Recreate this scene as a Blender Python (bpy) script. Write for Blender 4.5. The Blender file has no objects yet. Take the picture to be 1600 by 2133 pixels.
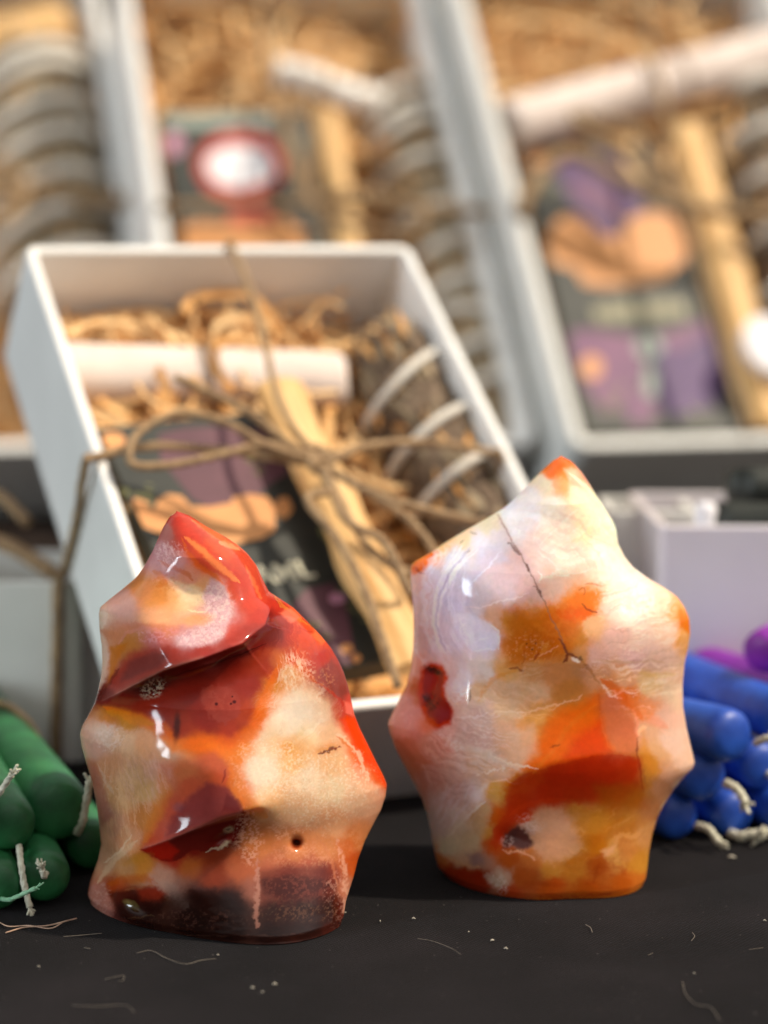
import bpy, math, random
import numpy as np
from mathutils import Matrix, Vector

# ------------------------------------------------------------------ camera, sky, sun, exposure
S = 0.01                       # everything below is laid out in centimetres
FPX, PIT, CAMH = 4500.0, math.atan((1066.5 - 500.0) / 4500.0), 16.4
scene = bpy.context.scene
cd = bpy.data.cameras.new('camera'); cam = bpy.data.objects.new('camera', cd)
scene.collection.objects.link(cam); scene.camera = cam
cam.location = (0, 0, CAMH * S); cam.rotation_euler = (math.pi / 2 - PIT, 0, 0)
cd.sensor_fit = 'VERTICAL'; cd.sensor_height = 36; cd.lens = FPX / 2133 * 36
cd.clip_start = 0.01; cd.clip_end = 50
cd.dof.use_dof = True; cd.dof.focus_distance = 0.516
cd.dof.aperture_fstop = (cd.lens / 1000) / 0.0125      # a 12.5 mm opening
cd.dof.aperture_blades = 0

SUN = Vector((0.62, -0.06, 0.78)).normalized()          # direction to the sun
world = bpy.data.worlds.new("World"); scene.world = world; world.use_nodes = True
nt = world.node_tree; nt.nodes.clear()
wo = nt.nodes.new('ShaderNodeOutputWorld'); bg = nt.nodes.new('ShaderNodeBackground')
sky = nt.nodes.new('ShaderNodeTexSky'); sky.sky_type = 'NISHITA'; sky.sun_disc = False
sky.sun_elevation = math.asin(SUN.z); sky.sun_rotation = math.atan2(SUN.x, SUN.y)
bg.inputs[1].default_value = 0.15
# bright patch added low in the left sky for the stones to mirror
tc = nt.nodes.new('ShaderNodeTexCoord')
patch_d = Vector((-0.86, -0.44, 0.24)).normalized()
patch_u = Vector((0, 0, 1)).cross(patch_d).normalized(); patch_v = patch_d.cross(patch_u)
def wdot(v):
    n = nt.nodes.new('ShaderNodeVectorMath'); n.operation = 'DOT_PRODUCT'
    nt.links.new(tc.outputs['Generated'], n.inputs[0]); n.inputs[1].default_value = v; return n.outputs['Value']
def wmath(op, a, b=None, c=None):
    n = nt.nodes.new('ShaderNodeMath'); n.operation = op
    for i, x in enumerate((a, b, c)):
        if x is None: continue
        if isinstance(x, (int, float)): n.inputs[i].default_value = x
        else: nt.links.new(x, n.inputs[i])
    return n.outputs[0]
def wband(sock, half):
    m = nt.nodes.new('ShaderNodeMapRange'); m.interpolation_type = 'SMOOTHSTEP'
    m.inputs['From Min'].default_value = half * 1.25; m.inputs['From Max'].default_value = half * 0.75
    nt.links.new(wmath('ABSOLUTE', sock), m.inputs['Value']); return m.outputs[0]
g = wmath('MULTIPLY', wband(wdot(patch_u), 0.062), wband(wdot(patch_v), 0.20))
g = wmath('MULTIPLY', g, wmath('GREATER_THAN', wdot(patch_d), 0.0))
g = wmath('MULTIPLY', g, 150.0)
gc = nt.nodes.new('ShaderNodeVectorMath'); gc.operation = 'SCALE'; gc.inputs[0].default_value = (0.80, 0.92, 1.0)
nt.links.new(g, gc.inputs['Scale'])
# saturation cut: it takes most of the blue out of the sky
hs = nt.nodes.new('ShaderNodeHueSaturation'); hs.inputs['Saturation'].default_value = 0.06; nt.links.new(sky.outputs[0], hs.inputs['Color'])
ad = nt.nodes.new('ShaderNodeVectorMath'); ad.operation = 'ADD'
wt = nt.nodes.new('ShaderNodeVectorMath'); wt.operation = 'MULTIPLY'; wt.inputs[1].default_value = (1.03, 1.0, .95)
nt.links.new(hs.outputs[0], wt.inputs[0]); 
# added darkening of the lowest sky, cutting reflections on the stones' dark parts
hz_ = nt.nodes.new('ShaderNodeMapRange'); hz_.interpolation_type = 'SMOOTHSTEP'; nt.links.new(wdot(Vector((0, 0, 1))), hz_.inputs['Value'])
hz_.inputs['From Min'].default_value = 0.10; hz_.inputs['From Max'].default_value = 0.42; hz_.inputs['To Min'].default_value = 0.22; hz_.inputs['To Max'].default_value = 1.0
w2 = nt.nodes.new('ShaderNodeVectorMath'); w2.operation = 'SCALE'; nt.links.new(wt.outputs[0], w2.inputs[0]); nt.links.new(hz_.outputs[0], w2.inputs['Scale']); nt.links.new(w2.outputs[0], ad.inputs[0]); nt.links.new(gc.outputs[0], ad.inputs[1])
nt.links.new(ad.outputs[0], bg.inputs[0]); nt.links.new(bg.outputs[0], wo.inputs[0])
sd = bpy.data.lights.new('sun', 'SUN'); sd.energy = 3.35; sd.angle = math.radians(2.5); sd.color = (1, 0.88, 0.70)
so = bpy.data.objects.new('sun', sd); scene.collection.objects.link(so)
so.rotation_euler = SUN.to_track_quat('Z', 'Y').to_euler(); so.location = (0.5, 0.3, 1.0)
scene.view_settings.view_transform = 'Standard'; scene.view_settings.look = 'None'
scene.view_settings.exposure = 0.27; scene.view_settings.gamma = 1.0
scene.view_settings.use_curve_mapping = False
if hasattr(scene, 'cycles'):
    scene.cycles.max_bounces = 10; scene.cycles.transmission_bounces = 6
    scene.cycles.sample_clamp_indirect = 6

# ------------------------------------------------------------------ measuring helpers (cm)
cP, sP = math.cos(PIT), math.sin(PIT)
def ray(px, py):
    X, Y = (px - 800.0) / FPX, (1066.5 - py) / FPX
    return np.array([X, cP + sP * Y, -sP + cP * Y])
CAM = np.array([0, 0, CAMH])
def at_y(px, py, y): d = ray(px, py); return CAM + d * (y / d[1])
def at_z(px, py, z=0.0): d = ray(px, py); return CAM + d * ((z - CAMH) / d[2])
def proj(P):
    P = np.asarray(P, float); x, y, z = P[..., 0], P[..., 1], P[..., 2] - CAMH
    d = y * cP - z * sP; u = z * cP + y * sP
    return 800 + FPX * x / d, 1066.5 - FPX * u / d

def lin(h):
    if isinstance(h, str):
        c = np.array([int(h[i:i + 2], 16) / 255 for i in (0, 2, 4)])
        return np.where(c <= 0.04045, c / 12.92, ((c + 0.055) / 1.055) ** 2.4)
    return np.array(h, float)

# ------------------------------------------------------------------ object helpers
COL = scene.collection
def tag(o, label=None, cat=None, group=None, kind=None):
    for k, v in (('label', label), ('category', cat), ('group', group), ('kind', kind)):
        if v: o[k] = v
    return o
def mw(M):                                   # cm matrix to metre matrix
    m = Matrix([list(r) for r in np.asarray(M)]); m.translation = m.translation * S; return m
I4 = np.eye(4)
def empty(name, M):
    o = bpy.data.objects.new(name, None); o.empty_display_size = 0.01
    COL.objects.link(o); o.matrix_world = mw(M); return o
def mk(name, V, F, mat, parent=None, M=None, smooth=True, cols=None, mats=None, fm=None):
    me = bpy.data.meshes.new(name)
    V = np.asarray(V, float) * S
    if isinstance(F, np.ndarray):
        me.vertices.add(len(V)); me.vertices.foreach_set('co', V.ravel())
        n = F.shape[1]
        me.loops.add(F.size); me.loops.foreach_set('vertex_index', F.astype(np.int32).ravel())
        me.polygons.add(len(F)); me.polygons.foreach_set('loop_start', np.arange(0, F.size, n, dtype=np.int32))
        me.update(calc_edges=True)
    else:
        me.from_pydata([tuple(v) for v in V], [], F); me.update()
    me.polygons.foreach_set('use_smooth', [smooth] * len(me.polygons))
    for m in (mats or [mat]): me.materials.append(m)
    if fm is not None: me.polygons.foreach_set('material_index', fm)
    if cols is not None:
        a = me.color_attributes.new('tint', 'FLOAT_COLOR', 'POINT')
        a.data.foreach_set('color', np.c_[cols, np.ones(len(cols))].ravel().astype(np.float32))
    me.update()
    o = bpy.data.objects.new(name, me); COL.objects.link(o)
    if parent is not None: o.parent = parent
    if M is not None: o.matrix_local = mw(M)
    return o
class MB:
    def __init__(s): s.V = []; s.F = []
    def add(s, V, F):
        b = len(s.V); s.V += [tuple(v) for v in V]; s.F += [tuple(b + i for i in f) for f in F]; return s
    def box(s, a, b, ch=0.0):
        x0, y0, z0 = np.minimum(a, b); x1, y1, z1 = np.maximum(a, b)
        V = [(x, y, z) for z in (z0, z1) for y in (y0, y1) for x in (x0, x1)]
        return s.add(V, [(0, 2, 3, 1), (4, 5, 7, 6), (0, 1, 5, 4), (2, 6, 7, 3), (0, 4, 6, 2), (1, 3, 7, 5)])
    def build(s, name, mat, parent=None, M=None, smooth=False): return mk(name, s.V, s.F, mat, parent, M, smooth)
def bevel(o, w, seg=2):
    m = o.modifiers.new('bevel', 'BEVEL'); m.width = w * S; m.segments = seg; m.limit_method = 'ANGLE'; return o
def spline(P, n):
    P = np.array(P, float); k = len(P)
    if k == 2: t = np.linspace(0, 1, n)[:, None]; return P[0] * (1 - t) + P[1] * t
    Q = np.vstack([2 * P[0] - P[1], P, 2 * P[-1] - P[-2]]); out = []
    for t in np.linspace(0, k - 1 - 1e-9, n):
        i = int(t); f = t - i; a, b, c, d = Q[i:i + 4]
        out.append(0.5 * ((2 * b) + (c - a) * f + (2 * a - 5 * b + 4 * c - d) * f * f + (3 * b - a - 3 * c + d) * f ** 3))
    return np.array(out)
def tube(P, r, n=8, caps=True, twist=0.0, lobes=0, amp=0.0):
    P = np.asarray(P, float); m = len(P); r = np.broadcast_to(r, (m,))
    T = np.gradient(P, axis=0); T /= np.linalg.norm(T, axis=1)[:, None] + 1e-9
    up = np.array([0, 0, 1.0]) if abs(T[0][2]) < .9 else np.array([1.0, 0, 0])
    N = np.cross(T[0], up); N /= np.linalg.norm(N); V = []
    s = 0
    for i in range(m):
        N = N - T[i] * (N @ T[i]); N /= np.linalg.norm(N) + 1e-9; B = np.cross(T[i], N)
        if i: s += np.linalg.norm(P[i] - P[i - 1])
        for k in range(n):
            a = 2 * math.pi * k / n
            rr = r[i] * (1 + amp * math.cos(lobes * (a - twist * s))) if lobes else r[i]
            V.append(P[i] + (N * math.cos(a) + B * math.sin(a)) * rr)
    F = [(i * n + k, i * n + (k + 1) % n, (i + 1) * n + (k + 1) % n, (i + 1) * n + k) for i in range(m - 1) for k in range(n)]
    if caps:
        F.append(tuple(range(n))[::-1]); F.append(tuple((m - 1) * n + k for k in range(n)))
    return V, F
def disc_poly(P2, z0, z1):                   # extruded outline in a local xy plane
    n = len(P2); V = [(x, y, z0) for x, y in P2] + [(x, y, z1) for x, y in P2]
    F = [tuple(range(n))[::-1], tuple(range(n, 2 * n))] + [(i, (i + 1) % n, n + (i + 1) % n, n + i) for i in range(n)]
    return V, F

# ------------------------------------------------------------------ materials
def new_mat(name):
    m = bpy.data.materials.new(name); m.use_nodes = True; return m, m.node_tree, m.node_tree.nodes['Principled BSDF']
def N(t, kind, **kw):
    n = t.nodes.new(kind)
    for k, v in kw.items():
        if k in n.inputs: n.inputs[k].default_value = v
        else: setattr(n, k, v)
    return n
def rgba(c): return tuple(lin(c)) + (1,)
def mat_var(name, c1, c2, scale=40, rough=0.6, bump=0.0, bscale=None, detail=6, sss=0, spec=0.5, stretch=None, tr=0, lo=.35, hi=.65, coat=0):
    m, t, p = new_mat(name); L = t.links.new
    co = N(t, 'ShaderNodeTexCoord'); mp = N(t, 'ShaderNodeMapping')
    if stretch: mp.inputs['Scale'].default_value = stretch
    L(co.outputs['Object'], mp.inputs[0])
    n = N(t, 'ShaderNodeTexNoise', Scale=scale, Detail=detail, Roughness=.62); L(mp.outputs[0], n.inputs['Vector'])
    r = N(t, 'ShaderNodeMapRange'); r.inputs['From Min'].default_value = lo; r.inputs['From Max'].default_value = hi
    L(n.outputs['Fac'], r.inputs[0])
    mx = N(t, 'ShaderNodeMix', data_type='RGBA'); L(r.outputs[0], mx.inputs[0])
    mx.inputs[6].default_value = rgba(c1); mx.inputs[7].default_value = rgba(c2); L(mx.outputs[2], p.inputs['Base Color'])
    p.inputs['Roughness'].default_value = rough; p.inputs['Specular IOR Level'].default_value = spec
    if sss:
        p.inputs['Subsurface Weight'].default_value = sss; p.inputs['Subsurface Radius'].default_value = (1, .9, .8)
        p.inputs['Subsurface Scale'].default_value = 0.002
    if coat: p.inputs['Coat Weight'].default_value = coat; p.inputs['Coat Roughness'].default_value = .25
    if bump:
        n2 = N(t, 'ShaderNodeTexNoise', Scale=bscale or scale * 3, Detail=5); L(mp.outputs[0], n2.inputs['Vector'])
        b = N(t, 'ShaderNodeBump', Strength=bump, Distance=0.0005); L(n2.outputs['Fac'], b.inputs['Height']); L(b.outputs[0], p.inputs['Normal'])
    return m
M_ = {}
M_['card'] = mat_var('white_card', 'e8e6e2', 'f2f0ec', 25, .45, .08, 600)
M_['grey_card'] = mat_var('grey_white_card', 'dcdad4', 'e8e6e0', 25, .5, .08, 600)
M_['plastic'] = mat_var('cloudy_white_plastic', 'd4cdd2', 'e2dcde', 8, .3, 0, sss=.3)
M_['kraft'] = mat_var('kraft_paper_shred', 'cc8c44', 'f6c484', 60, .8, .2, 900)
M_['kraft2'] = mat_var('pale_kraft_paper', 'd8a468', 'f6d4a0', 60, .8, .2, 900)
M_['paper'] = mat_var('cream_rolled_paper', 'dccac0', 'ecdcd2', 60, .75, .3, 300)
M_['wood'] = mat_var('palo_santo_wood', 'cc9858', 'f0c88c', 90, .6, .35, 300, stretch=(3.0, .22, 3.0))
M_['sage'] = mat_var('dried_sage_leaf', '4a382c', '8a7560', 120, .9, .6, 600)
M_['sage2'] = mat_var('grey_dried_sage_leaf', '7a6850', 'b8a486', 120, .9, .6, 600)
M_['string'] = mat_var('white_cotton_string', 'd8d0c4', 'ece6dc', 300, .8, .4, 900)
M_['twine'] = mat_var('jute_twine', '80654a', 'b3946e', 400, .9, .8, 900)
M_['green'] = mat_var('green_wax', '15502c', '2c7444', 90, .45, .35, 160, sss=.35)
M_['blue'] = mat_var('blue_wax', '123a98', '2c5cc0', 90, .42, .35, 160, sss=.35)
M_['purple'] = mat_var('purple_wax', '721488', '962cac', 90, .42, .35, 160, sss=.35)
M_['wick'] = mat_var('cotton_wick', 'c8c4ac', 'e4e0cc', 500, .85, .8, 1200)
M_['gwick'] = mat_var('waxed_wick', '6fae84', 'a8d0ae', 400, .6, .5, 900)
M_['pdark'] = mat_var('dark_printed_card', '20241f', '2e302a', 90, .5, 0)
M_['pmauve'] = mat_var('mauve_print', '56303c', '683e4a', 60, .5, 0)
M_['pink'] = mat_var('pink_print', 'b9809a', 'c890a8', 60, .5, 0)
M_['banner'] = mat_var('apricot_print', 'd89458', 'e4a264', 60, .5, 0)
M_['ppurple'] = mat_var('purple_print', '3e1656', '55286e', 60, .5, 0)
M_['plilac'] = mat_var('plum_print', '643660', '7c486e', 60, .5, 0)
M_['pletter'] = mat_var('cream_lettering', 'd8d4b8', 'e4e0c8', 60, .5, 0)
M_['pletter2'] = mat_var('dull_lettering', '8c8668', 'a09a7c', 60, .5, 0)
M_['olive'] = mat_var('olive_print', '6c6c3c', '848450', 60, .5, 0)
M_['pgreen'] = mat_var('grey_green_print', '8c9c90', 'a4aca4', 60, .5, 0)
M_['red'] = mat_var('red_print', 'a02c20', 'b43828', 60, .5, 0)
M_['pwhite'] = mat_var('white_print', 'e4e0e4', 'f0ecf0', 60, .5, 0)
M_['lint'] = mat_var('pale_lint', '5e554c', '80766a', 200, .9)
M_['crumb'] = mat_var('pale_crumb', '9a9284', 'bcb4a4', 200, .8)
M_['straw'] = mat_var('dry_straw', '9a7a68', 'c8a890', 200, .8)
M_['petal'] = mat_var('rust_petal', '7a3018', 'a04c28', 100, .8)

def cloth_mat():
    m, t, p = new_mat('black_woven_cloth'); L = t.links.new
    co = N(t, 'ShaderNodeTexCoord')
    n = N(t, 'ShaderNodeTexNoise', Scale=22, Detail=5); L(co.outputs['Object'], n.inputs['Vector'])
    mp = N(t, 'ShaderNodeMapping'); mp.inputs['Rotation'].default_value = (0, 0, math.radians(38)); L(co.outputs['Object'], mp.inputs[0])
    w = N(t, 'ShaderNodeTexWave', Scale=330, Distortion=1.6, Detail=3); w.inputs['Detail Scale'].default_value = 1.5; L(mp.outputs[0], w.inputs['Vector'])
    mp2 = N(t, 'ShaderNodeMapping'); mp2.inputs['Rotation'].default_value = (0, 0, math.radians(-52)); L(co.outputs['Object'], mp2.inputs[0])
    w2 = N(t, 'ShaderNodeTexWave', Scale=420, Distortion=2.5, Detail=2); L(mp2.outputs[0], w2.inputs['Vector'])
    ml = N(t, 'ShaderNodeMath', operation='MULTIPLY'); L(w.outputs['Fac'], ml.inputs[0]); L(w2.outputs['Fac'], ml.inputs[1])
    f = N(t, 'ShaderNodeTexNoise', Scale=3200, Detail=2); L(co.outputs['Object'], f.inputs['Vector'])
    a = N(t, 'ShaderNodeMath', operation='MULTIPLY_ADD'); L(f.outputs['Fac'], a.inputs[0]); a.inputs[1].default_value = .9; L(ml.outputs[0], a.inputs[2])
    mx = N(t, 'ShaderNodeMix', data_type='RGBA')
    sc = N(t, 'ShaderNodeMath', operation='MULTIPLY'); L(a.outputs[0], sc.inputs[0]); L(n.outputs['Fac'], sc.inputs[1])
    pw = N(t, 'ShaderNodeMath', operation='POWER'); L(sc.outputs[0], pw.inputs[0]); pw.inputs[1].default_value = 1.9; L(pw.outputs[0], mx.inputs[0])
    mx.inputs[6].default_value = (.0012, .0009, .0011, 1); mx.inputs[7].default_value = (.036, .029, .033, 1)
    # sparse pale specks of lint caught in the weave
    s = N(t, 'ShaderNodeTexNoise', Scale=900, Detail=1); L(co.outputs['Object'], s.inputs['Vector'])
    sr = N(t, 'ShaderNodeMapRange'); sr.inputs['From Min'].default_value = .755; sr.inputs['From Max'].default_value = .80; L(s.outputs['Fac'], sr.inputs[0])
    m2 = N(t, 'ShaderNodeMix', data_type='RGBA'); L(sr.outputs[0], m2.inputs[0]); L(mx.outputs[2], m2.inputs[6]); m2.inputs[7].default_value = (.10, .09, .085, 1)
    L(m2.outputs[2], p.inputs['Base Color'])
    p.inputs['Roughness'].default_value = .95; p.inputs['Specular IOR Level'].default_value = .12
    p.inputs['Sheen Weight'].default_value = .02; p.inputs['Sheen Roughness'].default_value = .5
    b = N(t, 'ShaderNodeBump', Strength=.6, Distance=.0002); L(a.outputs[0], b.inputs['Height']); L(b.outputs[0], p.inputs['Normal'])
    return m
M_['cloth'] = cloth_mat()
M_['riser'] = mat_var('dark_brown_cloth', '1c1512', '2a201b', 60, .95, .4, 1500, spec=.1)

# ------------------------------------------------------------------ table, cloth, riser
mb = MB().box((-90, 10, -4.3), (90, 170, -0.35)); tb = mb.build('table', mat_var('brown_table_board', '3a2a20', '4c382a', 20, .6))
tag(tb, 'brown table board lying hidden beneath the black cloth', 'table')
nx, ny = 240, 180
gx, gy = np.meshgrid(np.linspace(-75, 75, nx), np.linspace(14, 150, ny))
gz = np.zeros_like(gx)
CV = np.c_[gx.ravel(), gy.ravel(), gz.ravel()]
idx = np.arange(nx * ny).reshape(ny, nx)
CF = np.c_[idx[:-1, :-1].ravel(), idx[:-1, 1:].ravel(), idx[1:, 1:].ravel(), idx[1:, :-1].ravel()]
cl = mk('tablecloth', CV, CF, M_['cloth']); sm_ = cl.modifiers.new('thick', 'SOLIDIFY'); sm_.thickness = 0.002; sm_.offset = -1
tag(cl, 'black finely woven cloth spread flat under the stones', 'tablecloth')
ri = bevel(MB().box((-70, 86, .05), (70, 122, 2.9)).build('display_riser', M_['riser']), .3)
tag(ri, 'low dark cloth covered riser under the back row of boxes', 'riser')
ri2 = bevel(MB().box((-80, 128, .05), (80, 130, 58)).build('back_board', M_['riser']), .3)
tag(ri2, 'tall dark brown board standing behind the back row of boxes', 'board')

# ------------------------------------------------------------------ noise for the stones
def vnoise(x, y, seed=0):
    xi = np.floor(x).astype(np.int64); yi = np.floor(y).astype(np.int64); fx = x - xi; fy = y - yi
    fx = fx * fx * (3 - 2 * fx); fy = fy * fy * (3 - 2 * fy)
    def h(a, b):
        n = (a * 374761393 + b * 668265263 + seed * 2147483647 + 1013904223) & 0xffffffff
        n = ((n ^ (n >> 13)) * 1274126177) & 0xffffffff; n = n ^ (n >> 16)
        return (n & 0xffff) / 65535.0
    return (h(xi, yi) * (1 - fx) + h(xi + 1, yi) * fx) * (1 - fy) + (h(xi, yi + 1) * (1 - fx) + h(xi + 1, yi + 1) * fx) * fy
def fbm(x, y, seed=0, o=4):
    s = 0; a = .5; t = 0
    for k in range(o): s = s + a * vnoise(x, y, seed + k * 7); t += a; a *= .55; x = x * 2.03; y = y * 2.03
    return s / t
def sstep(a, b, x): t = np.clip((x - a) / (b - a), 0, 1); return t * t * (3 - 2 * t)
def pdist(x, y, P):                          # distance, signed side and arclength fraction to a polyline
    P = np.array(P, float); best = np.full(x.shape, 1e9); side = np.zeros_like(x); tt = np.zeros_like(x)
    seg = np.linalg.norm(np.diff(P, axis=0), axis=1); tot = seg.sum(); acc = 0
    for i in range(len(P) - 1):
        a, b = P[i], P[i + 1]; d = b - a; t = np.clip(((x - a[0]) * d[0] + (y - a[1]) * d[1]) / (d @ d), 0, 1)
        qx = x - (a[0] + t * d[0]); qy = y - (a[1] + t * d[1]); D = np.hypot(qx, qy); m = D < best
        best = np.where(m, D, best); side = np.where(m, np.sign(d[0] * qy - d[1] * qx), side); tt = np.where(m, (acc + t * seg[i]) / tot, tt); acc += seg[i]
    return best, side, tt
def pmask(x, y, P, soft):                    # soft polygon mask
    P = np.array(P, float); ins = np.zeros(x.shape, bool); n = len(P)
    for i in range(n):
        (x1, y1), (x2, y2) = P[i], P[(i + 1) % n]
        if y1 == y2: continue
        ins ^= ((y1 > y) != (y2 > y)) & (x < (x2 - x1) * (y - y1) / (y2 - y1) + x1)
    d, _, _ = pdist(x, y, np.vstack([P, P[:1]])); sd_ = np.where(ins, d, -d)
    return sstep(-soft, soft, sd_)

class Paint:
    def __init__(s, X, Y, seed):
        s.X0, s.Y0, s.seed = X, Y, seed
        s.wx = (fbm(X / 30, Y / 30, seed, 5) - .5); s.wy = (fbm(X / 30 + 50, Y / 30, seed + 3, 5) - .5)
        s.fx = (fbm(X / 7, Y / 7, seed + 11, 3) - .5); s.fy = (fbm(X / 7 + 9, Y / 7, seed + 17, 3) - .5)
    def xy(s, w, f): return s.X0 + s.wx * w + s.fx * f, s.Y0 + s.wy * w + s.fy * f
    def base(s, pts, soft=12.0, w=18, f=5, pw=2.3):
        x, y = s.xy(w, f); A = np.zeros((len(x), 3)); W = np.zeros(len(x))
        for px, py, c in pts:
            k = 1.0 / ((x - px) ** 2 + (y - py) ** 2 + soft * soft) ** pw; W += k; A += k[:, None] * lin(c)
        s.c = A / W[:, None]
    def mix(s, m, c): m = np.clip(m, 0, 1)[:, None]; s.c = s.c * (1 - m) + lin(c) * m
    def poly(s, P, c, soft=4, op=1, w=8, f=5): x, y = s.xy(w, f); s.mix(pmask(x, y, P, soft) * min(1, op * 1.3), c)
    def blob(s, cx, cy, rx, ry, rot, c, soft=.5, op=1, w=10, f=6):
        x, y = s.xy(w, f); a = math.radians(rot); dx, dy = x - cx, y - cy
        u = (dx * math.cos(a) + dy * math.sin(a)) / rx; v = (-dx * math.sin(a) + dy * math.cos(a)) / ry
        s.mix((1 - sstep(1 - soft, 1 + soft, np.hypot(u, v))) * op, c)
    def line(s, P, wd, c, op=1, w=6, f=6, soft=1.0, taper=True, broken=0.0):
        x, y = s.xy(w, f); d, _, t = pdist(x, y, P)
        k = wd * .88 * (np.sqrt(np.clip(4 * t * (1 - t), .02, 1)) if taper else 1)
        m = (1 - sstep(k * .4, k * (.9 + soft), d)) * op
        m = m * .85
        if broken: m = m * sstep(broken - .12, broken + .12, fbm(s.X0 / 9 + 3, s.Y0 / 9, s.seed + 77, 2))
        s.mix(m, c)
    def edge(s, P, wd, c, side=1, op=1, w=6, f=4):     # colour that fades away on one side of a crisp line
        x, y = s.xy(w, f); d, sg, t = pdist(x, y, P); m = np.where(sg * side > 0, np.exp(-d / wd), np.exp(-d / 1.5))
        s.mix(m * op * sstep(0, .06, t) * sstep(0, .06, 1 - t), c)
    def speck(s, cx, cy, rx, ry, c, scale=5, thr=.62, op=.7, rot=0):
        a = math.radians(rot); dx, dy = s.X0 - cx, s.Y0 - cy
        u = (dx * math.cos(a) + dy * math.sin(a)) / rx; v = (-dx * math.sin(a) + dy * math.cos(a)) / ry
        m = 1 - sstep(.6, 1.2, np.hypot(u, v) + (fbm(s.X0 / 20, s.Y0 / 20, s.seed + 5) - .5) * .8)
        scale = scale * 1.35; n = fbm(s.X0 / scale, s.Y0 / scale, s.seed + 31, 3); s.mix(m * sstep(thr - .10, thr + .12, n) * op * .6, c)
    def bands(s, cx, cy, rx, ry, ox, oy, per, light, dark, op=.25, ex=1.0):   # fine agate growth lines round a centre far off
        m = 1 - sstep(.45, 1.1, np.hypot((s.X0 - cx) / rx, (s.Y0 - cy) / ry) + (fbm(s.X0 / 40, s.Y0 / 40, s.seed + 61) - .5) * .6)
        d = np.hypot((s.X0 - ox) * ex, s.Y0 - oy) + s.wx * 42 + s.fx * 3
        k = fbm(d / per, s.X0 / 160, s.seed + 71, 4); w = fbm(s.X0 / 50, s.Y0 / 50, s.seed + 81, 2)
        s.mix(m * sstep(.54, .66, k) * sstep(.35, .6, w) * op, light); s.mix(m * sstep(.46, .34, k) * op * .8, dark)
    def fibres(s, cx, cy, rx, ry, c, ang, scale=4, op=.5, thr=.58, stretch=6):
        a = math.radians(ang); x, y = s.xy(10, 4); u = (x * math.cos(a) + y * math.sin(a)) / (scale * stretch); v = (-x * math.sin(a) + y * math.cos(a)) / scale
        m = 1 - sstep(.5, 1.15, np.hypot((s.X0 - cx) / rx, (s.Y0 - cy) / ry)); n = fbm(u, v, s.seed + 41, 3)
        s.mix(m * sstep(thr - .1, thr + .1, n) * op, c)

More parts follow.
